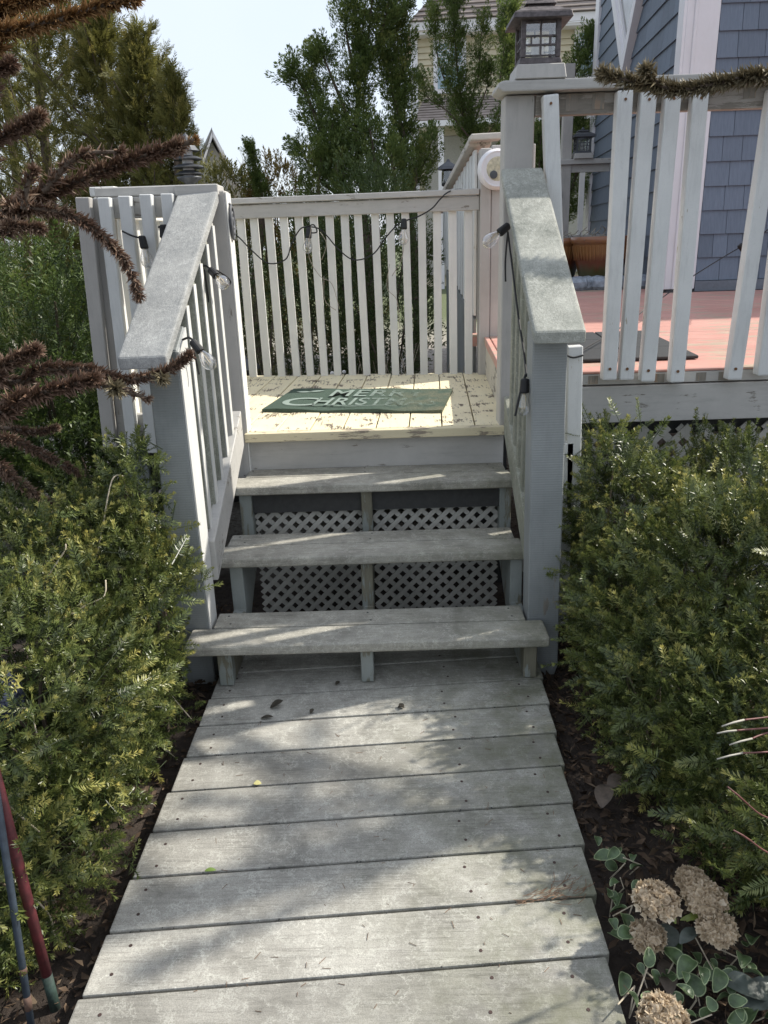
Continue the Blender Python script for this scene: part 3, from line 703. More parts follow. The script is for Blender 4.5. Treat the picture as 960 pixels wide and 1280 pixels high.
# ------------------------------------------------------------------ lanterns
def box_lantern(name, label, c, s, mat, group=None):
    x, y, z = c; t = thing(name, label, 'lantern', c, group)
    def B_(a, b): return MB().box((x+a[0]*s, y+a[1]*s, z+a[2]*s), (x+b[0]*s, y+b[1]*s, z+b[2]*s))
    def P_(w0, h0, w1, h1): 
        return MB().hexa([(x-w0*s,y-w0*s,z+h0*s),(x+w0*s,y-w0*s,z+h0*s),(x+w0*s,y+w0*s,z+h0*s),(x-w0*s,y+w0*s,z+h0*s),(x-w1*s,y-w1*s,z+h1*s),(x+w1*s,y-w1*s,z+h1*s),(x+w1*s,y+w1*s,z+h1*s),(x-w1*s,y+w1*s,z+h1*s)])
    obj('plinth', P_(.098, 0, .090, .052), GREY, t, bevel=.003)
    obj('base', P_(.082, .053, .076, .075), mat, t, bevel=.002)
    for sx in (-1, 1):
        for sy in (-1, 1):
            obj('frame_post', MB().box((x+(sx*.066-.009)*s, y+(sy*.066-.009)*s, z+.076*s), (x+(sx*.066+.009)*s, y+(sy*.066+.009)*s, z+.205*s)), mat, t, bevel=.0015)
    mm = MB()
    for ax in (0, 1):
        for sd_ in (-1, 1):
            for k in (.082, .118, .148, .198):
                lo_, hi_ = [-.057,-.057,k-.003], [.057,.057,k+.003]; lo_[1-ax] = sd_*.068-.003; hi_[1-ax] = sd_*.068+.003
                mm.box((x+lo_[0]*s,y+lo_[1]*s,z+lo_[2]*s), (x+hi_[0]*s,y+hi_[1]*s,z+hi_[2]*s))
            for k in (-.036, .0, .036):
                z0_, z1_ = (.121, .145) if k else (.085, .195)
                lo_, hi_ = [k-.003]*2+[z0_], [k+.003]*2+[z1_]; lo_[1-ax] = sd_*.0685-.002; hi_[1-ax] = sd_*.0685+.002
                mm.box((x+lo_[0]*s,y+lo_[1]*s,z+lo_[2]*s), (x+hi_[0]*s,y+hi_[1]*s,z+hi_[2]*s))
    obj('muntin', mm, mat, t)
    for ax in (0, 1):
        for sd_ in (-1, 1):
            lo_, hi_ = [-.056,-.056,.08], [.056,.056,.2]; lo_[1-ax] = sd_*.063-.001; hi_[1-ax] = sd_*.063+.001
            obj('pane', MB().box((x+lo_[0]*s,y+lo_[1]*s,z+lo_[2]*s), (x+hi_[0]*s,y+hi_[1]*s,z+hi_[2]*s)), GLASS, t)
    obj('candle', MB().lathe([(.024*s,.077*s),(.024*s,.148*s),(.005*s,.15*s),(.004*s,.165*s)], (x,y,z), 12), plain('wax_white', (.7,.68,.6), .5), t)
    rf = P_(.112, .200, .106, .222); obj('roof', rf, mat, t, bevel=.002)
    obj('roof', P_(.104, .223, .062, .246), mat, t, bevel=.002)
    obj('cap', P_(.060, .256, .050, .268), mat, t, bevel=.002); obj('cap', P_(.046, .247, .046, .2555), mat, t)
    obj('finial', MB().lathe([(.014*s,.269*s),(.022*s,.276*s),(.012*s,.288*s),(.006*s,.30*s)], (x,y,z), 12), mat, t, smooth=True)
    return t
box_lantern('post_lantern', 'weathered bronze lantern on the corner post of the deck railing', (.600, .87, 1.945), .92, BRONZE)
box_lantern('post_lantern', 'small dark lantern on the far railing beside the blue wall', (2.335, 7.5, 2.246), 1.12, DGREY)
# tiered pagoda light on the left rear corner post
pg = thing('pagoda_light', 'dark grey tiered pagoda lamp on the rear left post', 'lamp', (-.99, 2.2, 1.66))
obj('base', MB().lathe([(.05,0),(.05,.012),(.018,.02),(.016,.07),(.03,.085),(.062,.105),(.066,.115)], (-.99,2.2,1.665), 20), DGREY, pg, smooth=True)
for k, (z, r_) in enumerate(((1.79,.070), (1.822,.082), (1.862,.074))):
    obj('tier', MB().lathe([(r_,0),(r_+.003,.004),(r_*.72,.016),(.03,.022)], (-.99,2.2,z), 20), DGREY, pg)
obj('core', MB().lathe([(.03,.11),(.03,.25)], (-.99,2.2,1.665), 12), plain('frosted_lamp', (.5,.5,.5), .3), pg)
obj('cap', MB().lathe([(.066,0),(.05,.02),(.016,.072),(.004,.085)], (-.99,2.2,1.905), 20), DGREY, pg)
obj('post', MB().box((-1.04,2.27,.5), (-.96,2.35,1.66)), WHITE, pg, bevel=.003)
# distant garden lantern behind the bent handrail, low lantern behind rear railing
def path_lamp(c, label, h):
    t = thing('path_lamp', label, 'lamp', c, 'garden path lamps'); x, y, z = c
    obj('stake', MB().lathe([(.014,-h),(.014,0)], c, 8), DGREY, t)
    obj('housing', MB().lathe([(.05,0),(.06,.01),(.055,.13),(.065,.135)], c, 8), BLACKM, t)
    obj('pane', MB().lathe([(.061,.03),(.058,.12)], c, 8), GLASS, t)
    obj('cap', MB().lathe([(.10,.136),(.085,.16),(.02,.20),(.01,.22)], c, 8), DGREY, t)
path_lamp((.62, 5.2, 1.87), 'dark lantern peeking out beyond the bent white handrail', 1.9)
path_lamp((-.93, 3.05, .50), 'black lamp low behind the left end of the rear railing', .55)

# round white reel box on the privacy post, coil on the left post
fl = thing('round_fixture', 'round white ringed fixture with cream face fixed to the taupe post', 'fixture', (.615, 2.1, 1.76))
fc = (.627, 2.117, 1.757)
obj('housing', MB().lathe([(.098,0),(.100,.02),(.092,.045),(.080,.062)], fc, 32, (0,-1,0)), TRIM, fl, smooth=True)
obj('ring', MB().lathe([(.086,.058),(.088,.066),(.084,.071),(.0775,.068)], fc, 32, (0,-1,0)), TRIM, fl)
obj('groove', MB().lathe([(.077,.0605),(.077,.0665),(.060,.0665)], fc, 32, (0,-1,0)), DGREY, fl)
obj('face', MB().lathe([(.060,.06),(.058,.069),(.02,.072)], fc, 24, (0,-1,0)), plain('aged_cream_plastic', (.55,.50,.36), .5, 0, .3, 60), fl)
for dx, dz in ((-.022,-.028), (.026,.02)):
    obj('socket', MB().lathe([(.02,.0725),(.02,.077),(.012,.078)], (fc[0]+dx, fc[1], fc[2]+dz), 14, (0,-1,0)), DGREY if dx < 0 else plain('cream_knob', (.6,.56,.42), .5), fl)
co = MB(); pts = []
for i in range(150):
    a = i*.35; r_ = .012 + .0465*i/150
    pts.append((-.546 + .004*math.sin(a*.7), .888 + r_*math.cos(a)*.75, 1.512 + r_*math.sin(a)*1.15))
co.tube(pts, .0042, 5)
tag(obj('coiled_cable', co, plain('coil_grey', (.10,.105,.115), .5), smooth=True), 'flat coil of dark grey cable on the post atop left handrail', 'cable')

# ------------------------------------------------------------------ string lights
def catmull(P, n=8):
    P = [Vector(p) for p in P]; out = []
    for i in range(len(P)-1):
        p0, p1, p2, p3 = P[max(i-1,0)], P[i], P[i+1], P[min(i+2,len(P)-1)]
        for k in range(n):
            t = k/n; out.append(.5*((2*p1) + (p2-p0)*t + (2*p0-5*p1+4*p2-p3)*t*t + (3*p1-p0-3*p2+p3)*t**3))
    out.append(P[-1]); return out
def bulb(parent, p, d, s=1.0):
    d = Vector(d).normalized()
    so = obj('socket', MB().lathe([(.010*s,-.012*s),(.0135*s,-.008*s),(.0155*s,.03*s),(.014*s,.034*s)], p, 14, d), BLACKM, parent, smooth=False)
    b = obj('bulb', MB().lathe([(.011*s,.033*s),(.013*s,.042*s),(.021*s,.062*s),(.0245*s,.078*s),(.022*s,.092*s),(.013*s,.103*s),(.003*s,.107*s)], p, 16, d), GLASS, parent, smooth=True)
    f = MB(); u = d.orthogonal().normalized(); p = Vector(p)
    for k in range(5):
        a = k*1.2566; q = (Matrix.Rotation(a, 3, d) @ u)
        f.tube([p + d*.034*s, p + d*.05*s + q*.008*s, p + d*.085*s + q*.006*s], .0006*s, 4)
    obj('filament', f, FILA, parent); 
GS = 'string light runs'
def run(label, cords, bulbs, loc):
    t = thing('string_light', label, 'string light', loc, GS)
    for c in cords: obj('cord', MB().tube(catmull(c), .0036, 6), BLACKM, t, smooth=True)
    for p, d, s in bulbs: bulb(t, p, d, s)
run('black string light with clear bulbs hung on the front left balusters', [[(-0.935, 0.775, 1.490), (-0.897, 0.770, 1.472), (-0.866, 0.765, 1.465), (-0.856, 0.770, 1.468)], [(-0.799, 0.775, 1.500), (-0.776, 0.765, 1.499), (-0.759, 0.770, 1.481)]],
    [((-0.861, 0.765, 1.460), (.12,-.05,-1), 1.0), ((-0.779, 0.765, 1.496), (-.05,0,-1), 1.0)], (-.9,.77,1.5))
run('black string light looping along the left stair balusters', [[(-0.621, 0.600, 1.360), (-0.594, 0.570, 1.363), (-0.577, 0.550, 1.353)], [(-0.601, 0.580, 1.350), (-0.600, 0.580, 1.301), (-0.601, 0.600, 1.175), (-0.602, 0.620, 1.028), (-0.614, 0.660, 0.871)], [(-0.577, 0.550, 1.355), (-0.546, 0.570, 1.340), (-0.522, 0.620, 1.305), (-0.541, 0.600, 1.284)], [(-0.610, 0.200, 1.151), (-0.584, 0.180, 1.159), (-0.565, 0.160, 1.151)], [(-0.581, 0.200, 1.142), (-0.578, 0.220, 1.072), (-0.574, 0.220, 1.038)]],
    [((-0.570, 0.550, 1.344), (.5,-.55,-.42), .95), ((-0.564, 0.160, 1.142), (.60,-.35,-.72), .95)], (-.56,.4,1.3))
YB = 2.19
def rb(px, py): return (px, py)
run('long black string light draped across the rear railing', [[(-0.807, 2.170, 1.511), (-0.752, 2.190, 1.468), (-0.692, 2.190, 1.403), (-0.603, 2.180, 1.331), (-0.507, 2.180, 1.349), (-0.469, 2.180, 1.427), (-0.422, 2.170, 1.495), (-0.386, 2.165, 1.510), (-0.322, 2.165, 1.503), (-0.276, 2.165, 1.465), (-0.211, 2.160, 1.388), (-0.130, 2.150, 1.334), (-0.029, 2.150, 1.360), (0.043, 2.140, 1.443), (0.117, 2.130, 1.513), (0.164, 2.130, 1.528), (0.224, 2.120, 1.545), (0.291, 2.110, 1.580), (0.333, 2.090, 1.623), (0.371, 2.100, 1.654), (0.422, 2.160, 1.671), (0.487, 2.170, 1.669)], [(-0.376, 2.155, 1.509), (-0.341, 2.150, 1.520), (-0.326, 2.155, 1.483), (-0.369, 2.150, 1.480)]],
    [((-0.367, 2.140, 1.492), (-.12,-.2,-1), 1.12), ((0.142, 2.110, 1.520), (-.05,-.2,-1), 1.12), ((-0.805, 2.160, 1.515), (.2,-.9,-.5), .5)], (-.1,2.17,1.5))
run('black string light hanging beside the right newel post', [[(0.494, 0.800, 1.459), (0.499, 0.700, 1.331), (0.494, 0.500, 1.163), (0.491, 0.350, 1.059), (0.482, 0.240, 0.996)], [(0.497, 0.800, 1.442), (0.490, 0.800, 1.343), (0.492, 0.800, 1.264)], [(0.476, 0.220, 1.005), (0.454, 0.190, 0.949), (0.437, 0.170, 0.881)]],
    [((0.488, 0.780, 1.459), (-.72,-.25,-.52), 1.05), ((0.470, 0.200, 0.983), (-.05,-.1,-1), 1.0)], (.5,.5,1.3))
run('black string light crossing the red deck up towards the blue wall', [[(0.840, 1.050, 0.948), (0.885, 1.150, 0.951), (1.262, 1.900, 0.954), (1.489, 2.300, 0.987), (2.092, 3.200, 1.123), (2.475, 3.600, 1.243), (2.620, 3.700, 1.298), (2.599, 3.400, 1.363), (2.410, 2.600, 1.499)], [(0.622, 0.300, 1.051), (0.645, 0.295, 1.043), (0.678, 0.300, 1.049)]],
    [((2.631, 3.700, 1.308), (.75,-.1,-.75), 1.5)], (1.3,2,1.2))

# ------------------------------------------------------------------ mats
mt = thing('door_mat', 'dark green Christmas doormat with worn pale lettering on the cream landing', 'doormat', (-.1, 1.43, .70))
MO = Vector((-.552, 1.250, Z4+.003)); MU = Vector((.985, -.172, 0)).normalized(); MV = Vector((.172, .985, 0)).normalized()
ML, MW = .832, .525
def mp(u, v, z=0): return tuple(MO + MU*u + MV*v + Vector((0,0,z)))
def coir(name, a, b_):
    m, nt, b, out = new_mat(name); p = pos(nt); f = noise(nt, p, 420, 3, .8); w = noise(nt, p, 9, 5, .7)
    sx = N_(nt, 'ShaderNodeSeparateXYZ'); nt.links.new(p, sx.inputs[0])
    c = mix(nt, ramp(nt, f, .3, .7), a, b_)
    wear = math_(nt, 'MULTIPLY', ramp(nt, sx.outputs['X'], -.05, .42), ramp(nt, w, .38, .62))
    c = mix(nt, math_(nt, 'MULTIPLY', wear, math_(nt, 'MULTIPLY', ramp(nt, f, .4, .6), .8)), c, (.33,.27,.17))
    nt.links.new(c, b.inputs['Base Color']); b.inputs['Roughness'].default_value = .95; b.inputs['Specular IOR Level'].default_value = .1; bump(nt, b, f, .9, .004); return m
COIR = coir('green_coir', (.045,.068,.054), (.105,.145,.115))
nseg = 24; vs = []; fs = []
top = []
for i in range(nseg+1):
    for j in (0, 1):
        u = ML*i/nseg; cut = .0
        z = .012 + .004*math.sin(i*.55)*(.5 if j else 1)
        top.append((u, MW*j + (.004*math.sin(i*1.3)), z))
vs = [mp(u, v, z) for u, v, z in top] + [mp(u, v, -.001) for u, v, z in top]
n2 = 2*(nseg+1)
for i in range(nseg):
    a = 2*i; fs += [(a, a+2, a+3, a+1), (n2+a, n2+a+1, n2+a+3, n2+a+2), (a, n2+a, n2+a+2, a+2), (a+1, a+3, n2+a+3, n2+a+1)]
fs += [(0,1,n2+1,n2), (2*nseg, n2+2*nseg, n2+2*nseg+1, 2*nseg+1)]
mm = MB(); mm.add(vs, fs); obj('pile', mm, COIR, mt)
def print_mat():
    m, nt, b, out = new_mat('worn_pale_print'); p = pos(nt); f = noise(nt, p, 260, 3, .8); w = noise(nt, p, 11, 4, .7)
    sx = N_(nt, 'ShaderNodeSeparateXYZ'); nt.links.new(p, sx.inputs[0])
    c = mix(nt, ramp(nt, f, .3, .7), (.16,.21,.18), (.28,.335,.295))
    nt.links.new(c, b.inputs['Base Color']); b.inputs['Roughness'].default_value = .95
    tr = N_(nt, 'ShaderNodeBsdfTransparent'); ms = N_(nt, 'ShaderNodeMixShader')
    worn = math_(nt, 'ADD', math_(nt, 'MULTIPLY', ramp(nt, sx.outputs['X'], -.30, .40), .55), math_(nt, 'MULTIPLY', w, .55))
    nt.links.new(ramp(nt, math_(nt, 'ADD', worn, math_(nt, 'MULTIPLY', f, .5)), .62, .92), ms.inputs[0])
    nt.links.new(b.outputs['BSDF'], ms.inputs[1]); nt.links.new(tr.outputs[0], ms.inputs[2]); nt.links.new(ms.outputs[0], out.inputs['Surface']); return m
PRINT = print_mat()
def text_part(txt, u, v, size, name, sx=1.0):
    cu = bpy.data.curves.new(name, 'FONT'); cu.body = txt; cu.size = size; cu.offset = size*.012; cu.space_character = 1.05
    tmp = bpy.data.objects.new(name, cu); COL.objects.link(tmp)
    dg = bpy.context.evaluated_depsgraph_get(); me = bpy.data.meshes.new_from_object(tmp.evaluated_get(dg))
    bpy.data.objects.remove(tmp)
    mb = MB(); mb.add([mp(u + p.co.x*sx, v + p.co.y, .0172) for p in me.vertices], [tuple(p.vertices) for p in me.polygons])
    bpy.data.meshes.remove(me)
    return obj(name, mb, PRINT, mt, recalc=False)
text_part('MERRY', .235, .30, .235, 'lettering', .64)
text_part('C', .045, .068, .265, 'lettering', .98)
text_part('HRISTMAS', .205, .09, .235, 'lettering', .53)
hm = MB()
for (u, v, a) in ((.085,.41,170), (.15,.43,20)):
    pts = []
    for k in range(12):
        t = k/12*2*math.pi; r_ = (.034 + .007*math.cos(t*4)); pts.append((u + math.cos(t)*r_*math.cos(R(a))*1.0 - math.sin(t)*.02*math.sin(R(a)), v + math.cos(t)*r_*math.sin(R(a)) + math.sin(t)*.02*math.cos(R(a))))
    hm.add([mp(p[0], p[1], .0172) for p in pts], [tuple(range(12))])
obj('holly_emblem', hm, PRINT, mt, recalc=False)
um = MB(); um.add([mp(.22+.4*i/10, .075+.012*math.sin(i), .0172) for i in range(11)] + [mp(.22+.4*i/10, .065+.012*math.sin(i), .0172) for i in range(11)], [(i, i+1, i+12, i+11) for i in range(10)])
obj('flourish', um, PRINT, mt, recalc=False)
rm = thing('rubber_mat', 'black square rubber tiles lying on the red deck behind the railing', 'rubber mat', (1.1, 1.6, .906))
RUB = plain('black_rubber', (.028,.03,.032), .75, 0, .3, 120, .3)
for i in range(2):
    for j in range(3):
        u0, v0 = .80 + i*.285, 1.07 + j*.325; sk_ = .085*(v0-1.07)
        obj('tile', MB().hexa([(u0+sk_,v0,.908),(u0+.278+sk_,v0,.908),(u0+.278+sk_+.027,v0+.318,.908),(u0+sk_+.027,v0+.318,.908),(u0+sk_,v0,.922),(u0+.278+sk_,v0,.922),(u0+.278+sk_+.027,v0+.318,.922),(u0+sk_+.027,v0+.318,.922)]), RUB, rm, bevel=.003)

# ------------------------------------------------------------------ planters
def glaze():
    m, nt, b, out = new_mat('brown_glaze'); p = pos(nt); sx = N_(nt, 'ShaderNodeSeparateXYZ'); nt.links.new(p, sx.inputs[0])
    z = math_(nt, 'ADD', sx.outputs['Z'], math_(nt, 'MULTIPLY', noise(nt, pos(nt,(1,1,.25)), 22, 4), .14))
    c = mix(nt, ramp(nt, z, 1.14, 1.22), (.10,.085,.03), (.15,.045,.022)); c = mix(nt, ramp(nt, z, 1.24, 1.32), c, (.29,.145,.055)); c = mix(nt, ramp(nt, z, 1.40, 1.44), c, (.25,.115,.06))
    nt.links.new(c, b.inputs['Base Color']); b.inputs['Roughness'].default_value = .3; return m
GL = glaze()
def planter(c, s, label):
    t = thing('planter', label, 'planter', c, 'glazed planters'); x, y, z = c
    prof = [(.19,0),(.21,.02),(.255,.18),(.285,.34),(.288,.36),(.305,.365),(.315,.39),(.31,.425),(.295,.43),(.28,.425),(.27,.37)]
    obj('pot', MB().lathe([(r_*s, h*s) for r_, h in prof], c, 40), GL, t, smooth=True)
    fl_ = MB()
    for k in range(46):
        a = 2*math.pi*k/46
        fl_.bar((x+math.cos(a)*.262*s, y+math.sin(a)*.262*s, z+.2*s), (x+math.cos(a)*.288*s, y+math.sin(a)*.288*s, z+.34*s), .013*s, .016*s, (-math.sin(a), math.cos(a), 0))
    o = obj('flute', fl_, GL, t); o['kind'] = 'stuff'
    obj('soil', MB().lathe([(.272*s,.37*s),(.27*s,.385*s),(.01*s,.40*s)], c, 24), DARKW, t)
    sm = MB()
    for k in range(26):
        a, r_ = rnd.uniform(0,6.28), rnd.uniform(0,.24)*s; b0 = Vector((x+math.cos(a)*r_, y+math.sin(a)*r_, z+.38*s)); p = [b0]
        for q in range(4): p.append(p[-1] + Vector((rnd.uniform(-.06,.06), rnd.uniform(-.06,.06), rnd.uniform(-.005,.05))))
        sm.tube(p, .004, 4)
    o = obj('dead_stem', sm, GREYBARK, t); o['kind'] = 'stuff'
planter((2.235, 6.05, .985), .98, 'brown glazed fluted planter with dead stems on the bagged base')
planter((1.86, 6.45, .985), .96, 'second brown planter half hidden behind the lichen grey handrail')
tb = MB()
for k in range(9):
    cx_ = 1.72 + k*.105; prof = []
    vs = []; 
    tb.lathe([(.02,-.10),(.06,-.085),(.078,-.03),(.075,.03),(.055,.085),(.02,.10)], (cx_, 5.72+rnd.uniform(-.05,.05), .965), 9, (1, rnd.uniform(-.6,.6), rnd.uniform(-.25,.25)))
tb.box((1.65,5.75,.91), (2.6,6.75,.984))
tarp = obj('bagged_base', tb, plain('grey_blue_plastic', (.27,.31,.36), .35, 0, .45, 18, .9), smooth=False)
tag(tarp, 'crumpled grey blue plastic bags under the brown planters', 'plastic bags')

# ================================================================== vegetation
def V3(a): return np.array(a, float)
def blob_points(blobs, n, seed, shell=.35, zmin=-.03):
    g = np.random.default_rng(seed); out = []; dirs = []
    vol = np.array([b[1][0]*b[1][1]*b[1][2] for b in blobs])**.72; pr_ = vol/vol.sum()
    while sum(len(o) for o in out) < n:
        k = g.choice(len(blobs), p=pr_); c, r_ = np.array(blobs[k][0]), np.array(blobs[k][1])
        d = g.normal(size=(60,3)); d /= np.linalg.norm(d, axis=1, keepdims=True)
        lump = 1 + .13*np.sin(d[:,0:1]*7+k*2+c[0]*9)*np.cos(d[:,1:2]*6+k) + .10*np.sin(d[:,2:3]*11+d[:,0:1]*5)
        rad = (1 - shell*g.random((60,1))**1.6)*lump
        P = c + d*r_*rad; nd = d/r_; nd /= np.linalg.norm(nd, axis=1, keepdims=True)
        m = P[:,2] > zmin
        for j, b in enumerate(blobs):
            if j != k: m &= (((P-np.array(b[0]))/np.array(b[1]))**2).sum(1) > .50
        out.append(P[m]); dirs.append(nd[m])
    return np.concatenate(out)[:n], np.concatenate(dirs)[:n]

def shrub(name, label, cat, loc, blobs, n, mat, tm, size, seed, group=None, up=.55, stems=14, jit=.7, leggy=0, shell=.35, stemmat=None, keep=None):
    t = thing(name, label, cat, loc, group); g = np.random.default_rng(seed)
    P, D = blob_points(blobs, n, seed, shell)
    if keep is not None:
        m = keep(P); P, D = P[m], D[m]
    Dd = D*.75 + np.array([0,0,up]) + g.normal(size=P.shape)*.45*jit
    if leggy:
        k = g.random(len(P)) < leggy; P[k] += D[k]*g.random((k.sum(),1))*.09; 
    S = size*(g.random(len(P))*.6+.7)
    o = quads_obj('foliage', *scatter(tm, P, Dd, S, seed=seed)[:2], mat, t, scatter(tm, P, Dd, S, seed=seed)[2], 'stuff')
    mb = MB(); r_ = random.Random(seed)
    for i in range(stems):
        b = blobs[i % len(blobs)]; c = Vector(b[0]); q = Vector((c.x + r_.uniform(-.5,.5)*b[1][0], c.y + r_.uniform(-.5,.5)*b[1][1], -.06))
        e = Vector((c.x + r_.uniform(-.8,.8)*b[1][0], c.y + r_.uniform(-.8,.8)*b[1][1], c.z + r_.uniform(0,.7)*b[1][2])); mid = (q+e)/2 + Vector((r_.uniform(-.06,.06), r_.uniform(-.06,.06), 0))
        rr_ = max(.004, min(.012, .02*b[1][2])); mb.tube(catmull([q, mid, e], 4), [rr_]*4 + [rr_*.7]*4 + [rr_*.4], 5)
    obj('stem', mb, stemmat or BARK, t)['kind'] = 'stuff'
    return t

# --- yews flanking the path
yl_keep = lambda P: (P[:,0] > -1.52) & (P[:,0] < -.60 + np.clip(.03*P[:,1],-.05,.05) + np.where(P[:,2] > .25, .05, -.03)) & ~((P[:,0] > -.74) & (P[:,1] > .08) & (P[:,2] > .2)) & ~((P[:,0] > -.70) & (P[:,1] > -.16) & (P[:,2] < .38))
shrub('yew_shrub', 'large green yew spilling along the left edge of the boardwalk', 'shrub', (-1.1,-.4,-.05),
      [((-1.06,-.06,.34),(.43,.38,.36)), ((-.92,-.02,.50),(.18,.2,.22)), ((-1.05,-.55,.30),(.40,.45,.36)), ((-1.5,-.35,.32),(.5,.6,.34)), ((-1.02,-.95,.16),(.30,.35,.24)), ((-.78,-.05,.30),(.18,.22,.3)), ((-.84,-.38,.22),(.22,.35,.24)), ((-.82,-.78,.10),(.15,.3,.16)), ((-.78,.06,.70),(.09,.10,.17))], 10500, L_YEW, YEW, .88, 101, 'yews beside the boardwalk', up=.3, jit=1.2, stems=44, leggy=.15, keep=yl_keep)
yr_keep = lambda P: (P[:,0] < 1.48) & (P[:,0] > .615) & (P[:,1] < .81)
shrub('yew_shrub', 'dense yew with yellowed tips in front of the deck lattice', 'shrub', (1.0,.2,-.05),
      [((.98,.28,.32),(.34,.40,.35)), ((1.34,.32,.36),(.36,.42,.37)), ((.78,-.42,.2),(.18,.28,.22)), ((.74,-.08,.25),(.13,.25,.27)), ((.86,-.72,.12),(.15,.22,.15)), ((1.0,-.78,.14),(.26,.26,.2)), ((1.0,-1.0,.2),(.24,.22,.2)), ((1.02,-.20,.36),(.30,.40,.34)), ((1.35,-.25,.36),(.4,.5,.36)), ((1.10,-.60,.24),(.36,.40,.28)), ((1.22,-.95,.18),(.38,.38,.28)), ((.95,-.35,.16),(.22,.35,.22)), ((.80,.30,.55),(.14,.24,.26))], 13000, L_YEW, YEW, .88, 102, 'yews beside the boardwalk', up=.3, jit=1.2, stems=44, leggy=.15, keep=yr_keep)

# --- darker shrubs behind and left
shrub('evergreen_shrub', 'deep green evergreen shrub just left of the front landing railing', 'shrub', (-1.75,1.6,-.05),
      [((-1.78,1.75,.80),(.52,.6,.72)), ((-2.4,1.5,.65),(.6,.7,.7)), ((-1.45,1.45,.35),(.32,.35,.35))], 3000, L_DYEW, YEWB, 1.1, 103, stems=26, shell=.6)
hblob = []
for i in range(6):
    x = -2.4 + i*.47; hblob.append(((x, 4.3+.25*math.sin(i*2.1), .62+.16*math.sin(i*1.3)+.06*i), (.42,.45,.68+.09*math.sin(i*1.7)+.05*i)))
shrub('evergreen_hedge', 'dark evergreen hedge running behind the rear landing railing', 'hedge', (-.5,4.3,-.05), hblob, 2600, L_DHEDGE, TUFTS, 1.15, 104, stems=40, up=.8)
shrub('variegated_shrub', 'pale flecked olive shrub behind the left end of rear railing', 'shrub', (-1.05,3.4,-.05), [((-1.0,3.35,.58),(.30,.35,.62)), ((-1.3,3.5,.4),(.35,.35,.5))], 1100,
      leafmat('pale_flecked_leaves', (.045,.05,.02), (.15,.155,.06), (.50,.45,.22), rough=.5), YEWB, .55, 105, stems=16)
shrub('rusty_shrub', 'rusty gold dry shrub above the rear railing', 'shrub', (-1.0,7.6,-.05), [((-1.187, 7.600, 1.821),(.34,.35,.55)), ((-1.362, 7.600, 1.773),(.2,.3,.42)), ((-.75,7.8,.8),(.7,.4,1.0))], 1700, L_GOLD, PLUME, 1.0, 106, up=1.5)
shrub('low_conifer', 'low olive conifer peeping above the left end of rear railing', 'shrub', (-2.4,7.6,-.05), [((-1.767, 7.400, 1.832),(.36,.4,.50)), ((-2.088, 7.400, 1.877),(.4,.4,.5)), ((-2.0,7.5,.75),(.8,.4,.9))], 1700, L_ARB, PLUME, 1.0, 107, up=1.0)

# --- conifers built limb by limb
def conifer(name, label, loc, limbs, mat, tm, size, dens, seed, group='conifers behind the deck', up=.6, trunk=None, out=.8, wood=.03):
    t = thing(name, label, 'tree', loc, group); g = np.random.default_rng(seed); PP = []; DD = []; SS = []; mb = MB()
    for pts, r0, r1 in limbs:
        c = [np.array(p) for p in catmull(pts, 6)]; L = sum(np.linalg.norm(c[i+1]-c[i]) for i in range(len(c)-1))
        nt = max(10, int(dens*L*((r0+r1)*.5+.035)*150)); ts = g.random(nt)**.9*(len(c)-1); ts[:3] = len(c)-1.01; i = np.minimum(ts.astype(int), len(c)-2); f = (ts-i)[:,None]
        C_ = np.array(c); p = C_[i]*(1-f) + C_[i+1]*f; tang = C_[i+1]-C_[i]; tang /= np.linalg.norm(tang, axis=1, keepdims=True)
        u = ts/(len(c)-1); rad = (r0*(1-u) + r1*u)*(.8+.3*np.sin(ts*4.1+seed))
        d = g.normal(size=(nt,3)); d -= tang*(d*tang).sum(1, keepdims=True); d /= np.linalg.norm(d, axis=1, keepdims=True)
        tc = p + d*(g.random(nt)**.6*rad)[:,None]; td = d*out*.8 + tang*.6 + np.array([0,0,up+.3]); td /= np.linalg.norm(td, axis=1, keepdims=True)
        PP.append(tc); DD.append(td + g.normal(size=td.shape)*.3); SS.append(size*1.2*(.6+.75*g.random(nt)))
        rw = wood*max(.35, min(1.0, r0*4)); mb.tube(c, [rw*(1-.75*k/(len(c)-1)) for k in range(len(c))], 6)
    P = np.concatenate(PP); D = np.concatenate(DD); S = np.concatenate(SS)
    V, Q, T = scatter(tm, P, D, S, seed=seed); quads_obj('crown', V, Q, mat, t, T, 'stuff')
    obj('limb', mb, BARK, t)['kind'] = 'stuff'
    if trunk: obj('trunk', MB().tube(catmull(trunk, 4), [.09 - .05*k/(4*(len(trunk)-1)) for k in range(4*(len(trunk)-1)+1)], 8), BARK, t)
    return t
j7 = 7.0
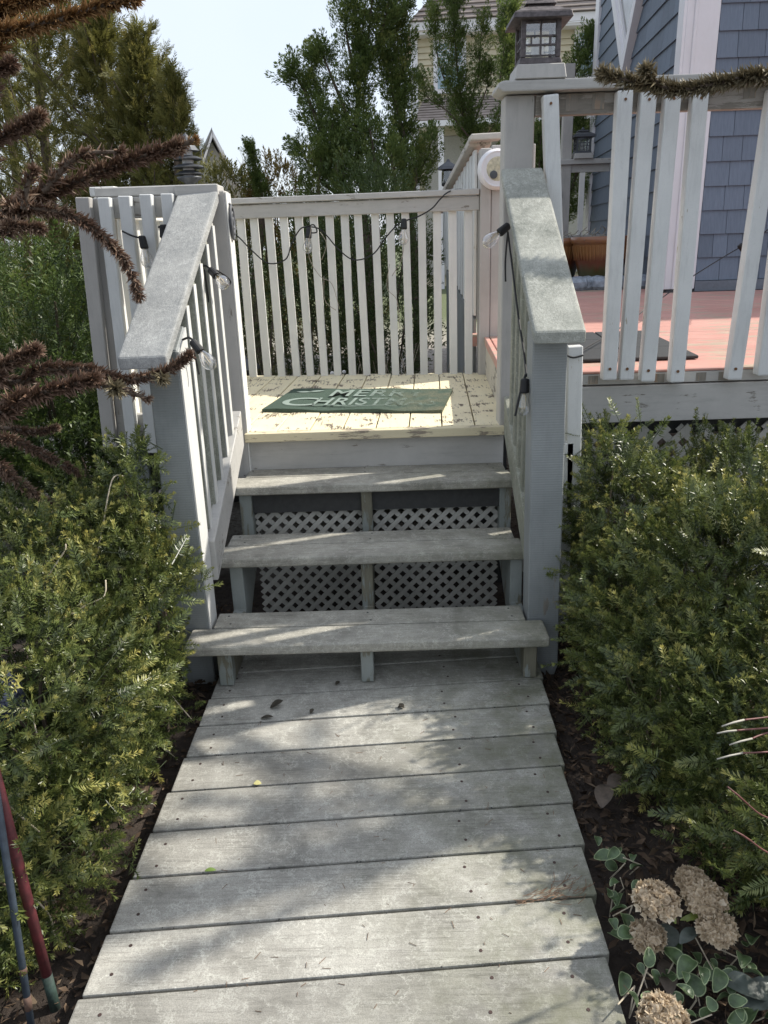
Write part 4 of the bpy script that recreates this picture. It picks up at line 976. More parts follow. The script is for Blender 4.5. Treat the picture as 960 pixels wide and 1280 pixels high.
conifer('juniper_tree', 'twisted dark green juniper, the tall ragged one nearest the open sky', (.0, 7, -.05), [
  ([(-.15,7,.3), (-0.198, 7.000, 1.949), (-0.232, 7.000, 2.591), (-0.150, 7.000, 3.123), (-0.048, 7.000, 3.561), (0.040, 7.000, 4.191)], .26, .10),
  ([(-0.308, 7.000, 1.871), (-0.523, 6.900, 2.354), (-0.672, 6.900, 2.745), (-0.790, 6.900, 3.021), (-0.884, 6.900, 3.113)], .24, .09),
  ([(-0.304, 7.100, 2.041), (-0.566, 7.100, 2.455), (-0.647, 7.100, 3.005), (-0.690, 7.100, 3.294)], .16, .05),
  ([(-0.235, 7.000, 2.512), (-0.423, 6.900, 2.964), (-0.511, 6.900, 3.190), (-0.555, 6.900, 3.294)], .18, .09),
  ([(-0.190, 7.000, 2.974), (-0.261, 7.000, 3.275), (-0.297, 7.000, 3.569), (-0.256, 7.000, 3.746)], .18, .10),
  ([(-0.153, 7.000, 3.048), (0.046, 7.000, 3.412), (0.138, 7.000, 3.698), (0.198, 7.000, 4.048)], .15, .09),
  ([(-0.344, 6.800, 1.862), (-0.595, 6.800, 2.031), (-0.746, 6.800, 2.233), (-0.839, 6.800, 2.385)], .22, .10),
  ([(-0.378, 6.600, 1.854), (-0.449, 6.600, 2.130), (-0.352, 6.600, 2.394)], .30, .16),
  ([(-0.037, 6.500, 1.839), (-0.027, 6.500, 2.147), (-0.079, 6.500, 2.523)], .28, .14),
  ([(-0.638, 6.600, 1.767), (-0.640, 6.600, 2.019), (-0.589, 6.600, 2.326)], .30, .16),
  ([(0.126, 6.300, 1.732), (0.165, 6.300, 1.974), (0.126, 6.300, 2.310)], .26, .14),
  ([(-0.371, 6.700, 2.096), (-0.482, 6.700, 2.409), (-0.443, 6.700, 2.673)], .22, .12),
  ], L_JUN, TUFT, .85, 3.0, 201, trunk=[(-.15,7,-.1),(-.15,7,.8),(-0.198, 7.000, 1.949)])
conifer('juniper_tree', 'slim juniper between the ragged tall one and the beige house', (.4, 7.2, -.05), [
  ([(.4,7.2,.3), (0.278, 7.200, 2.029), (0.247, 7.200, 2.600), (0.242, 7.200, 3.070), (0.202, 7.200, 3.525), (0.183, 7.200, 4.034)], .20, .09),
  ([(0.288, 7.200, 2.439), (0.309, 7.200, 2.991), (0.285, 7.200, 3.448), (0.360, 7.200, 3.755)], .11, .05),
  ([(0.287, 7.100, 2.508), (0.169, 7.100, 2.979), (0.108, 7.100, 3.246)], .17, .08),
  ([(0.298, 7.000, 1.934), (0.496, 7.000, 2.211), (0.586, 7.000, 2.447)], .18, .10),
  ([(0.307, 6.800, 1.842), (0.398, 6.800, 2.039), (0.360, 6.800, 2.316)], .26, .14),
  ], L_JUN, TUFT, .85, 3.0, 202, trunk=[(.4,7.2,-.1),(.42,7.2,.8),(0.278, 7.200, 2.029)])
conifer('juniper_tree', 'forked juniper standing before the beige house window', (1.1, 8, -.05), [
  ([(1.1,8,.3), (1.147, 8.000, 2.322), (1.030, 8.000, 2.762), (0.954, 8.000, 3.270), (0.917, 8.000, 3.680), (0.900, 8.000, 4.077)], 0.161, 0.087),
  ([(1.049, 8.000, 2.761), (0.833, 7.900, 3.091), (0.723, 7.900, 3.382), (0.689, 7.900, 3.665), (0.700, 7.900, 3.839)], 0.093, 0.037),
  ([(1.029, 8.000, 2.847), (1.188, 8.000, 3.180), (1.213, 8.000, 3.509), (1.256, 8.000, 3.829)], 0.093, 0.056),
  ([(1.125, 8.000, 2.673), (1.265, 8.000, 3.010), (1.329, 8.000, 3.176), (1.347, 8.000, 3.258)], 0.074, 0.043),
  ([(1.068, 7.900, 2.576), (0.824, 7.800, 2.826), (0.593, 7.800, 2.983), (0.493, 7.800, 3.134)], 0.081, 0.037),
  ([(1.175, 8.000, 2.409), (1.364, 8.000, 2.665), (1.485, 8.000, 2.833)], 0.112, 0.074),
  ], L_JUN, TUFT, .8, 3.1, 203, trunk=[(1.1,8,-.1),(1.12,8,.8),(1.147, 8.000, 2.322)], up=.9)
conifer('juniper_tree', 'juniper rising behind the post lantern and corner post', (2.2, 9.6, -.05), [
  ([(2.2,9.6,.3), (2.444, 9.600, 1.694), (2.248, 9.600, 2.432), (1.953, 9.600, 3.045), (1.808, 9.600, 3.631), (1.785, 9.600, 4.239)], .34, .09),
  ([(2.424, 9.600, 2.221), (2.528, 9.600, 2.928), (2.658, 9.600, 3.413), (2.776, 9.600, 3.648), (2.911, 9.600, 3.916)], .30, .09),
  ([(2.516, 9.400, 1.686), (2.715, 9.400, 2.197), (2.789, 9.400, 2.893)], .45, .30),
  ([(1.842, 9.400, 1.707), (1.852, 9.400, 2.224), (1.818, 9.400, 2.776)], .36, .22),
  ([(2.152, 9.200, 1.378), (2.158, 9.200, 1.896), (2.174, 9.200, 2.692)], .42, .25),
  ([(1.658, 9.500, 3.427), (1.704, 9.500, 3.803), (1.679, 9.500, 4.007)], .09, .06),
  ], L_JUN, TUFT, .9, 2.6, 204, trunk=[(2.2,9.6,-.1),(2.2,9.6,.8),(2.444, 9.600, 1.694)])
conifer('thin_conifer', 'thin pointed young conifer against the sky left of the tall juniper', (-1.55, 7.2, -.05), [
  ([(-1.5,7.2,.3), (-1.338, 7.200, 1.811), (-1.384, 7.200, 2.123), (-1.412, 7.200, 2.330), (-1.428, 7.200, 2.444)], .13, .015),
  ([(-1.275, 7.200, 1.809), (-1.305, 7.200, 1.996)], .14, .06)], L_JUN, TUFT, .55, 5.0, 205, trunk=[(-1.5,7.2,-.1),(-1.5,7.2,.8),(-1.338, 7.200, 1.811)], wood=.015)

def arbor(name, label, base, top, R0, n, seed, mat=None, wisps=10):
    t = thing(name, label, 'tree', base, 'arborvitae on the left'); g = np.random.default_rng(seed)
    b, tp = np.array(base), np.array(top); u = g.random(n)**1.15; ax = b[None]*(1-u[:,None]) + tp[None]*u[:,None]
    ang = g.random(n)*6.283; prof = R0*np.minimum(1, (1-u)*1.25)**.75*(.72+.28*np.sin(ang*4+u*17+seed)*np.cos(u*23+ang))
    q = prof*(g.random(n)**.5); rad = np.stack([np.cos(ang), np.sin(ang), np.zeros(n)], 1)
    P = ax + rad*q[:,None]; P[:,2] += g.normal(size=n)*.03
    D = rad*.75 + np.array([0,0,.75]) + g.normal(size=(n,3))*.3
    gap = np.sin(P[:,0]*9+seed)*np.sin(P[:,2]*7+P[:,0]*4)*np.sin(P[:,1]*8+2) + .25*g.normal(size=n) > -.48
    P, D = P[gap], D[gap]; n = len(P)
    S = .66*(.6+.7*g.random(n)); mb = MB(); r_ = random.Random(seed)
    EP, ED = [], []
    for k in range(wisps):
        uu = .25 + .72*k/wisps; a = r_.uniform(0, 6.28); p0 = b*(1-uu) + tp*uu; rr_ = R0*min(1,(1-uu)*1.25)**.75
        e = p0 + np.array([math.cos(a)*rr_*1.05, math.sin(a)*rr_*1.05, rr_*.9 + .12])
        mb.tube([tuple(p0), tuple((p0+e)/2+np.array([0,0,-.03])), tuple(e)], [.012,.008,.004], 5)
        for q_ in range(40):
            f = .45 + .6*r_.random(); EP.append(p0*(1-f)+e*f + g.normal(size=3)*.045*(1.25-f)); ED.append((e-p0)/np.linalg.norm(e-p0) + g.normal(size=3)*.4)
    P = np.concatenate([P, np.array(EP)]); D = np.concatenate([D, np.array(ED)]); S = np.concatenate([S, .5*(.6+.5*g.random(len(EP)))])
    V, Q, T = scatter(FAN, P, D, S, seed=seed); quads_obj('crown', V, Q, mat or L_ARB, t, T, 'stuff')
    obj('limb', mb, BARK, t)['kind'] = 'stuff'
    obj('trunk', MB().tube([base, tuple(b*.5+tp*.5), tuple(tp)], [.07,.045,.008], 8), BARK, t)
    return t
arbor('arborvitae_tree', 'golden arborvitae filling the gap behind the tallest at far left', (-3.9,6.6,-.05), (-3.7,6.6,5.0), 1.5, 5500, 305, wisps=8)
arbor('arborvitae_tree', 'tallest golden arborvitae at the far left edge', (-3.0,5.1,-.05), (-2.75,5.1,4.4), 1.25, 9000, 301, wisps=18)
arbor('arborvitae_tree', 'middle golden arborvitae in the left group', (-2.25,4.8,-.05), (-2.181, 4.800, 3.297), .95, 6200, 302, wisps=18)
arbor('arborvitae_tree', 'shorter golden arborvitae right of the middle one', (-1.95,4.6,-.05), (-1.817, 4.600, 3.033), .66, 4800, 303, wisps=18)
arbor('arborvitae_tree', 'lowest golden arborvitae next to the pagoda lamp', (-1.72,4.4,-.05), (-1.537, 4.400, 2.665), .42, 2600, 304, wisps=14)

# --- bare tree far off
bt = thing('bare_tree', 'distant leafless tree against the pale sky', 'tree', (-4.0,16,-.05)); tb = MB()
def twigs(p, d, L, r_, depth):
    e = p + d*L; tb.tube([p, (p+e)/2 + Vector((rnd.uniform(-.04,.04),0,rnd.uniform(-.04,.04)))*L, e], [r_, r_*.85, r_*.7], 4)
    if depth:
        for k in range(3):
            nd = (d + Vector((rnd.uniform(-.7,.7), rnd.uniform(-.7,.7), rnd.uniform(-.15,.5)))).normalized(); twigs(e - d*L*rnd.uniform(0,.35), nd, L*rnd.uniform(.6,.8), r_*.62, depth-1)
twigs(Vector((-3.75,16,-.1)), Vector((0,0,1)), 1.35, .045, 5); obj('branch', tb, GREYBARK, bt)['kind'] = 'stuff'
obj('trunk', MB().tube([(-3.75,16,-.1),(-3.76,16,.6),(-3.75,16,1.25)], [.09,.07,.05], 8), GREYBARK, bt)
tb = MB(); bt2 = thing('bare_tree', 'lower leafless bush just right of the far gabled house', 'tree', (-3.1,16,-.05))
twigs(Vector((-3.25,16,-.1)), Vector((0,0,1)), .95, .035, 5); obj('branch', tb, GREYBARK, bt2)['kind'] = 'stuff'
# far tree belt
fb = [((x, 30+rnd.uniform(-2,2), .6), (2.4, 1.5, 1.5+rnd.uniform(-.3,.5))) for x in range(-24, 2, 2)]
fw = quads_obj('far_hedgerow', *(lambda s: s[:2])(scatter(PLUME, *blob_points(fb, 900, 401), np.full(900, 5.5), seed=401)), L_DYEW, None, scatter(PLUME, *blob_points(fb, 900, 401), np.full(900, 5.5), seed=401)[2])
fw['kind'] = 'stuff'

# ------------------------------------------------------------------ far houses
bh = thing('beige_house', 'cream clapboard house with brown roof beyond the junipers', 'house', (4.5, 26, 0))
def hy_(x): return 25.0 - .10*(x-1.1)
GZ = 24/24.0
k = 25/24.0
HX0 = 1.12; HX1 = 9.0
def q8(x0, x1, z0, z1, o0, o1):   # slab along the slightly turned front
    return MB().hexa([(x0,hy_(x0)+o0,z0),(x1,hy_(x1)+o0,z0),(x1,hy_(x1)+o1,z0),(x0,hy_(x0)+o1,z0),(x0,hy_(x0)+o0,z1),(x1,hy_(x1)+o0,z1),(x1,hy_(x1)+o1,z1),(x0,hy_(x0)+o1,z1)])
obj('wall', q8(HX0+.1, HX1, -.1, 7.35, .06, 6), BEIGE, bh)
z = 2.0
while z < 7.1:
    mb = MB(); a, b = HX0+.12, HX1
    mb.hexa([(a,hy_(a)-.01,z),(b,hy_(b)-.01,z),(b,hy_(b)+.06,z),(a,hy_(a)+.06,z),(a,hy_(a)+.045,z+.165),(b,hy_(b)+.045,z+.165),(b,hy_(b)+.06,z+.165),(a,hy_(a)+.06,z+.165)])
    obj('siding_board', mb, BEIGE, bh); z += .168
obj('corner_board', q8(HX0-.06, HX0+.12, -.1, 7.25, -.03, .2), TRIM, bh)
obj('eave_fascia', q8(HX0-.12, HX1, 7.36, 7.58, -.55, -.45), TRIM, bh)
obj('soffit', q8(HX0-.1, HX1, 7.27, 7.352, -.45, .08), TRIM, bh)
mr_ = MB(); a, b = HX0-.16, HX1
mr_.add([(a,hy_(a)-.6,7.585),(b,hy_(b)-.6,7.585),(b,hy_(b)+3.4,11.4),(a+3.4,hy_(a)+3.4,11.4),(a,hy_(a)+7,7.585)], [(0,1,2,3),(0,3,4)])
rf = obj('roof', mr_, ROOFB, bh)
for i in range(22):
    zz = 7.6 + i*.165; f = (zz-7.585)/3.815; x0 = a + 3.4*f; yy = -.6 + 4*f
    obj('shingle', q8(x0, HX1, zz, zz+.022, yy-.04, yy+.14), ROOFB, rf)
obj('chimney', MB().box((2.6,27.5,9.0), (3.1,28,12)), TRIM, bh)
mr2 = MB(); mr2.add([(HX0-.1,hy_(HX0)-1.7,4.76),(HX1,hy_(HX1)-1.7,4.76),(HX1,hy_(HX1)-.02,5.62),(HX0+.3,hy_(HX0)-.02,5.62)], [(0,1,2,3)])
r2 = obj('porch_roof', mr2, ROOFB, bh)
for i in range(9):
    zz = 4.78 + i*.095; f = (zz-4.76)/.86; yy = -1.7 + 1.68*f
    obj('shingle', q8(HX0-.08+.35*f, HX1, zz, zz+.014, yy-.03, yy+.1), ROOFB, r2)
obj('porch_fascia', q8(HX0-.12, HX1, 4.60, 4.755, -1.75, -1.65), TRIM, bh)
for xx in (1.75, 3.6, 5.5): obj('porch_column', q8(xx, xx+.16, -.1, 4.58, -1.6, -1.44), TRIM, bh)
def fwin(x0, x1, z0, z1):
    w_ = obj('window', q8(x0, x1, z0, z1, -.05, .03), TRIM, bh); ww = x1-x0
    zm = (z0+z1)/2
    obj('pane', q8(x0+.13, x1-.13, z0+.13, zm-.03, -.07, -.051), WINBL, w_); obj('pane', q8(x0+.13, x1-.13, zm+.03, z1-.13, -.07, -.051), WINBL, w_)
    obj('mullion', q8((x0+x1)/2-.02, (x0+x1)/2+.02, zm+.035, z1-.135, -.085, -.071), TRIM, w_)
    for i in range(7): obj('blind_slat', q8(x0+.14, x1-.14, zm+.06+i*.09, zm+.09+i*.09, -.0785, -.0712), TRIM, w_) if i*.09 < (z1-zm-.25) else None
fwin(1.72, 2.72, 5.72, 7.2); fwin(5.95, 7.1, 5.9, 7.28)
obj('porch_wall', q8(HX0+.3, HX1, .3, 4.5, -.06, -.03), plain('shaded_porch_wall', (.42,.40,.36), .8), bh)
gh = thing('gabled_house', 'far white gabled house with grey roof at the horizon', 'house', (-4.8, 21, 0))
gx = -4.63
gh.rotation_euler = (0, 0, .27)
gp = MB().add if False else None
gm = MB().prism([(gx-1.05,-.1),(gx+1.05,-.1),(gx+1.05,1.9),(gx,4.05),(gx-1.05,1.9)], 'y', 20.2, 25); obj('wall', gm, TRIM, gh)
def slope(x0, z0, x1, z1, y0, y1, t_): return MB().hexa([(x0,y0,z0),(x0,y1,z0),(x1,y1,z1),(x1,y0,z1),(x0,y0,z0+t_),(x0,y1,z0+t_),(x1,y1,z1+t_),(x1,y0,z1+t_)])
obj('roof', slope(gx-1.35,1.55,gx,4.25,19.7,25.2,.09), ROOFG, gh); obj('roof', slope(gx+.002,4.25,gx+1.25,1.55,19.9,25.2,.09), ROOFG, gh)
obj('rake_board', slope(gx,4.10,gx+1.25,1.40,19.62,19.9,.16), TRIM, gh); obj('rake_board', slope(gx-1.25,1.40,gx-.01,4.10,19.62,19.7,.13), TRIM, gh)
dm = MB().hexa([(-5.5,18.6,1.8),(-4.75,18.6,1.8),(-4.75,20.5,1.8),(-5.5,20.5,1.8),(-5.13,18.5,4.1),(-5.12,18.5,4.1),(-5.12,20.5,4.1),(-5.13,20.5,4.1)]); obj('dormer', dm, ROOFG, gh)

# ------------------------------------------------------------------ monkey puzzle trees (dry spiky branches)
def spiky(parent, pts, r0, r1, seed, mat, leaf=.036, dens=.68, tipstar=True, wood=.010, mess=.15):
    c = [np.array(p) for p in catmull(pts, 8)]; g = np.random.default_rng(seed)
    L = sum(np.linalg.norm(c[i+1]-c[i]) for i in range(len(c)-1)); n = int(1150*L*dens)
    u = np.sort(g.random(n)); ts = u*(len(c)-1); i = np.minimum(ts.astype(int), len(c)-2); f = (ts-i)[:,None]; C_ = np.array(c)
    p = C_[i]*(1-f) + C_[i+1]*f; tang = C_[i+1]-C_[i]; tang /= np.linalg.norm(tang, axis=1, keepdims=True)
    d = g.normal(size=(n,3)); d -= tang*(d*tang).sum(1, keepdims=True); d /= np.linalg.norm(d, axis=1, keepdims=True)
    D = d*.9 + tang*.62 + g.normal(size=(n,3))*mess; rad = (r0*(1-u) + r1*u)*.97
    S = rad/leaf*1.05*(.7+.6*g.random(n))
    if tipstar:
        m = 46; a = g.normal(size=(m,3)); a /= np.linalg.norm(a, axis=1, keepdims=True)
        p = np.concatenate([p, np.repeat(C_[-1:], m, 0)]); D = np.concatenate([D, a + tang[-1]*.75]); S = np.concatenate([S, np.full(m, r1/leaf*1.1)])
    tm = []
    for q in range(4):
        bend = .10 + .06*q; w_ = leaf*(.085 + .014*q)
        # keeled pointed scale: two faces meeting on a midrib, curving up to the tip
        V = [(0,0,0), (w_,-.12*leaf,leaf*.38), (.0,bend*leaf*1.2,leaf), (0,.03*leaf,leaf*.4), (0,0,0), (0,.03*leaf,leaf*.4), (0,bend*leaf*1.2,leaf), (-w_,-.12*leaf,leaf*.38)]
        tm.append((np.array(V), np.array([.0,.28,.95,.30,.0,.30,.95,.28])))
    br = obj('branch', MB().tube(c, [wood*(1-.5*k/(len(c)-1)) for k in range(len(c))], 7), BARK, parent, smooth=True)
    V, Q, T = scatter(tm, p, D, S, seed=seed); quads_obj('scale_leaf', V, Q, mat, br, T, 'stuff'); return br
mk = thing('monkey_puzzle_tree', 'spiky monkey puzzle with dry brown branches reaching in from the left edge', 'tree', (-2.3,.1,-.05))
obj('trunk', MB().tube([(-2.3,.1,-.1),(-2.28,.1,1.2),(-2.3,.12,2.9)], [.09,.08,.05], 12), BARK, mk, smooth=True)
T0 = lambda z: (-2.28,.1,z)
SB = [
 ([T0(2.1), (-1.163, 0.200, 1.970), (-1.020, 0.200, 2.009), (-0.859, 0.200, 2.031), (-0.732, 0.200, 2.061), (-0.634, 0.200, 2.077)], .042, .028, L_MONKR),
 ([T0(2.15), (-1.169, 0.300, 2.080), (-1.038, 0.300, 2.100), (-0.908, 0.300, 2.115), (-0.788, 0.300, 2.147)], .042, .03, L_MONKR),
 ([T0(1.9), (-1.139, 0.100, 1.837), (-1.031, 0.100, 1.882), (-0.962, 0.100, 1.909)], .036, .026, L_MONK),
 ([T0(1.8), (-1.201, 0.150, 1.672), (-1.087, 0.150, 1.721), (-0.988, 0.150, 1.759), (-0.927, 0.150, 1.786)], .040, .028, L_MONK),
 ([T0(1.75), (-1.230, 0.250, 1.555), (-1.080, 0.250, 1.568), (-0.940, 0.250, 1.604), (-0.800, 0.250, 1.651), (-0.675, 0.250, 1.686), (-0.571, 0.250, 1.709)], .042, .034, L_MONK),
 ([(-0.571, 0.250, 1.709), (-0.537, 0.250, 1.719), (-0.517, 0.250, 1.725)], .026, .018, L_MONKR),
 ([(-0.970, 0.200, 1.593), (-0.886, 0.200, 1.667), (-0.823, 0.200, 1.693), (-0.729, 0.200, 1.694)], .036, .026, L_MONK),
 ([(-0.995, 0.100, 1.542), (-0.971, 0.100, 1.609), (-0.950, 0.100, 1.640)], .034, .026, L_MONK),
 ([T0(1.65), (-1.186, 0.150, 1.521), (-1.016, 0.150, 1.544), (-0.890, 0.150, 1.527), (-0.805, 0.150, 1.469), (-0.744, 0.150, 1.395), (-0.713, 0.150, 1.291)], .036, .024, L_MONK),
 ([T0(1.62), (-1.168, 0.100, 1.487), (-1.049, 0.100, 1.501), (-0.958, 0.100, 1.489)], .034, .024, L_MONK),
 ([T0(1.35), (-1.223, 0.000, 1.089), (-1.101, 0.000, 1.114), (-0.989, 0.000, 1.156)], .042, .03, L_MONK),
 ([T0(1.2), (-1.193, -0.050, 0.999), (-1.048, -0.050, 1.022), (-0.915, -0.050, 1.053), (-0.811, -0.050, 1.075)], .044, .032, L_MONK),
 ([T0(1.3), (-1.205, 0.050, 1.069), (-1.007, 0.050, 1.094), (-0.864, 0.050, 1.089), (-0.769, 0.040, 1.059), (-0.663, 0.010, 1.070), (-0.593, 0.010, 1.096), (-0.547, 0.010, 1.127)], .038, .022, L_MONK),
 ([(-0.826, 0.000, 1.067), (-0.756, -0.010, 1.039), (-0.676, -0.020, 1.010)], .03, .02, L_MONK),
 ([(-0.804, -0.030, 1.062), (-0.769, -0.050, 1.051), (-0.749, -0.070, 1.049)], .02, .036, L_MONKG),
 ([(-0.663, 0.010, 1.070), (-0.639, -0.010, 1.068), (-0.624, -0.030, 1.068)], .02, .030, L_MONKG),
 ([T0(1.0), (-1.293, 0.100, 0.887), (-1.157, 0.100, 0.870), (-1.053, 0.100, 0.809), (-0.960, 0.100, 0.753)], .030, .02, L_MONK),
 ([T0(.95), (-1.253, 0.000, 0.835), (-1.141, 0.000, 0.781), (-1.055, 0.000, 0.708), (-0.989, 0.000, 0.654)], .030, .02, L_MONK),
 ([T0(1.1), (-1.368, 0.300, 0.883), (-1.183, 0.300, 0.849), (-1.099, 0.300, 0.860)], .026, .018, L_MONK),
]
for q, (pts, r0, r1, m) in enumerate(SB): spiky(mk, pts, r0, r1, 500+q, m, mess=.18)
mk2 = thing('monkey_puzzle_tree', 'olive spiky monkey puzzle branch hanging across the top of the deck railing', 'tree', (2.75,.25,-.05))
obj('trunk', MB().tube([(2.75,.25,-.1),(2.73,.25,2.0),(2.7,.3,4.6)], [.11,.09,.04], 12), BARK, mk2, smooth=True)
spiky(mk2, [(2.72,.27,2.35), (1.9,.45,2.18), (1.328, 0.500, 1.908), (1.218, 0.500, 1.883), (1.093, 0.500, 1.862), (0.980, 0.500, 1.852), (0.863, 0.500, 1.874), (0.747, 0.500, 1.902)], .040, .034, 601, L_MONKG, dens=.75, leaf=.04, mess=.1)
spiky(mk2, [(0.954, 0.500, 1.853), (0.899, 0.470, 1.876), (0.866, 0.450, 1.900)], .034, .036, 602, L_MONKG, leaf=.04)
gq = random.Random(5)
for q in range(15):            # the rest of its whorls, up and to the right of the path
    z = 2.0 + q*.15; a = R(140 + gq.uniform(-75, 75)); Lb = gq.uniform(.6, 1.05)
    p0 = Vector((2.72, .28, z)); e = p0 + Vector((math.cos(a)*Lb, math.sin(a)*Lb*.9 - .1, gq.uniform(-.15,.25)))
    if e.y > .35 and z < 2.6: e.y = .2
    spiky(mk2, [p0, (p0+e)/2 + Vector((0,0,-.08)), e], .05, .045, 620+q, L_MONKG, dens=.35, leaf=.05)

# ------------------------------------------------------------------ hydrangea, groundcover, litter
hd = thing('hydrangea', 'dried tan hydrangea flower heads beside the boardwalk lower right', 'plant', (.66,-1.05,-.05))
def head(c, r_, seed):
    g = np.random.default_rng(seed); n = 330; d = g.normal(size=(n,3)); d /= np.linalg.norm(d, axis=1, keepdims=True); d[:,2] = np.abs(d[:,2])*.9 - .15
    P = np.array(c) + d*r_*np.array([1,1,.8])*(.75+.25*g.random((n,1))); tm = []
    for q in range(3):
        V = []
        for k in range(4):
            a = k*1.5708 + q*.3; V += needle((0,0,0), (math.cos(a), math.sin(a), .35), (0,0,1), .0105, .0105, -.3)
        tm.append((np.array(V), np.array([.2,.5,.7,.5]*4)))
    V, Q, T = scatter(tm, P, d + g.normal(size=(n,3))*.35, .8+.4*g.random(n), seed=seed)
    o = quads_obj('flower_head', V, Q, L_PET, hd, T, 'stuff')
for q, (c, r_) in enumerate((((0.554, -1.044, 0.130), .060), ((0.651, -1.031, 0.120), .055), ((0.666, -1.088, 0.100), .048), ((0.526, -1.067, 0.060), .045), ((0.494, -1.275, 0.100), .055), ((0.642, -0.983, 0.120), .04))): 
    head((c[0]+.01*(q%2), c[1]+.01, c[2]-.012), r_*.78, 700+q); 
sm = MB()
for c in ((0.566, -1.015, 0.100), (0.666, -1.002, 0.090), (0.676, -1.070, 0.080), (0.504, -1.252, 0.070)):
    sm.tube([(c[0]+.05,c[1]+.06,-.06), (c[0]+.02,c[1]+.02,c[2]*.5), c], .003, 5)
obj('stem', sm, TWIG, hd)['kind'] = 'stuff'
# round pale-edged groundcover leaves
gc = thing('groundcover', 'low groundcover of round green leaves with pale margins beside the dried flower heads', 'plant', (.72,-1.1,-.05))
def leafmesh(L, W, seed, fold=.35):
    r_ = random.Random(seed); n = 16; inn = []; outr = []; rib = []
    def pt(a, k):
        x = math.sin(a)*W*.5*(1 + .18*math.cos(a))*(1 + r_.uniform(-.05,.05)); t = .5*(1-math.cos(a)); y = L*(t + .10*max(0, t-.82)*5)
        x *= k; y = L*.5 + (y-L*.5)*k
        return (x, y, fold*abs(x)*1.2 - .9*L*(y/L-.4)**2*.6)
    for k in range(n):
        a = 2*math.pi*k/n; outr.append(pt(a, 1)); inn.append(pt(a, .90))
    me = bpy.data.meshes.new('leaf'); vs = outr + inn; c0 = len(vs)
    vs.append((0, L*.5, -.9*L*.01*.6 - .0008))
    fs = [(k, (k+1)%n, n+(k+1)%n, n+k) for k in range(n)] + [(n+k, n+(k+1)%n, c0) for k in range(n)]
    me.from_pydata(vs, [], fs); me.materials.append(L_GC); me.materials.append(L_GCM)
    me.polygons.foreach_set('material_index', [1]*n + [0]*n); me.polygons.foreach_set('use_smooth', [True]*len(me.polygons)); me.update(); return me
LM = [leafmesh(.036, .027, 1), leafmesh(.031, .026, 2), leafmesh(.042, .028, 3), leafmesh(.026, .02, 4)]
gsp = [(0.531, -0.859, 0.030), (0.502, -0.915, 0.030), (0.531, -0.939, 0.030), (0.468, -1.007, 0.030), (0.581, -1.065, 0.030), (0.642, -1.053, 0.030), (0.617, -1.109, 0.030), (0.667, -1.086, 0.030), (0.623, -1.157, 0.030), (0.677, -1.129, 0.030), (0.582, -1.161, 0.030), (0.674, -1.164, 0.030), (0.638, -1.197, 0.030), (0.721, -1.093, 0.030), (0.477, -1.096, 0.030), (0.500, -1.124, 0.030), (0.586, -1.212, 0.030), (0.610, -1.228, 0.030), (0.578, -1.108, 0.030), (0.661, -1.213, 0.030), (0.562, -1.195, 0.030), (0.761, -1.056, 0.030), (0.534, -0.802, 0.030), (0.585, -0.791, 0.030), (0.503, -0.977, 0.030), (0.474, -1.159, 0.030), (0.482, -1.184, 0.030), (0.720, -1.130, 0.030), (0.530, -1.107, 0.030), (0.471, -1.058, 0.030), (0.623, -1.136, 0.030), (0.716, -1.173, 0.030), (0.580, -0.866, 0.030), (0.519, -0.748, 0.030), (0.586, -1.184, 0.030), (0.700, -1.064, 0.030), (0.646, -1.119, 0.030), (0.557, -1.143, 0.030), (0.672, -1.225, 0.030)]
for q, p in enumerate(gsp + [(a[0]+rnd.uniform(-.05,.05), a[1]+rnd.uniform(-.05,.05), .02) for a in gsp if a[0] > .5]):
    o = bpy.data.objects.new('leaf', LM[q % 4]); COL.objects.link(o); o.parent = gc
    o.location = Vector((p[0]+rnd.uniform(-.008,.008), p[1]+rnd.uniform(-.008,.008), rnd.uniform(-.01,.055))) - ORG[gc.name]
    o.rotation_euler = (rnd.uniform(-.7,.7), rnd.uniform(-.7,.7), rnd.uniform(0,6.28)); s_ = rnd.uniform(.7,1.25); o.scale = (s_,)*3
gs_ = MB()
for q in range(16):
    p = rnd.choice(gsp); gs_.tube([(p[0],p[1],-.05), (p[0]+rnd.uniform(-.03,.03),p[1]+rnd.uniform(-.03,.03),.0), (p[0]+rnd.uniform(-.05,.05),p[1]+rnd.uniform(-.05,.05),.03)], .0016, 4)
obj('runner', gs_, TWIG, gc)['kind'] = 'stuff'
# big dull hosta-like leaves
ho = thing('broad_leaf_plant', 'broad dull grey green leaves at the lower right corner', 'plant', (.74,-1.2,-.05))
DL = plain('dull_leaf', (.085,.10,.085), .4, 0, .35, 40, .3)
def bigleaf(p, a, L, W, tilt, mat, parent, name='leaf'):
    mb = MB(); n = 8; vs = []
    ca, sa = math.cos(a), math.sin(a)
    for i in range(n+1):
        t = i/n; w_ = W*math.sin(math.pi*min(1, t*.97+.03))**.8*.5; zc = tilt*L*t - .5*L*t*t*.6
        for sx, dz in ((-1, .25), (0, 0), (1, .25)):
            x, y = L*t, sx*w_; vs.append((p[0]+x*ca-y*sa, p[1]+x*sa+y*ca, p[2]+zc+dz*w_))
    fs = []
    for i in range(n):
        for j in (0, 1): fs.append((i*3+j, i*3+j+1, (i+1)*3+j+1, (i+1)*3+j))
    mb.add(vs, fs); return obj(name, mb, mat, parent, smooth=True)
for (p, a, L, W) in (((0.692, -1.148, 0.000), -.2, .11, .06), ((0.679, -1.193, 0.010), .35, .10, .055), ((0.729, -1.183, 0.020), 2.6, .10, .05), ((0.571, -1.080, 0.030), 1.3, .07, .05), ((0.594, -1.079, 0.050), .6, .06, .028)):
    bigleaf(p, a, L, W, .35, DL, ho)
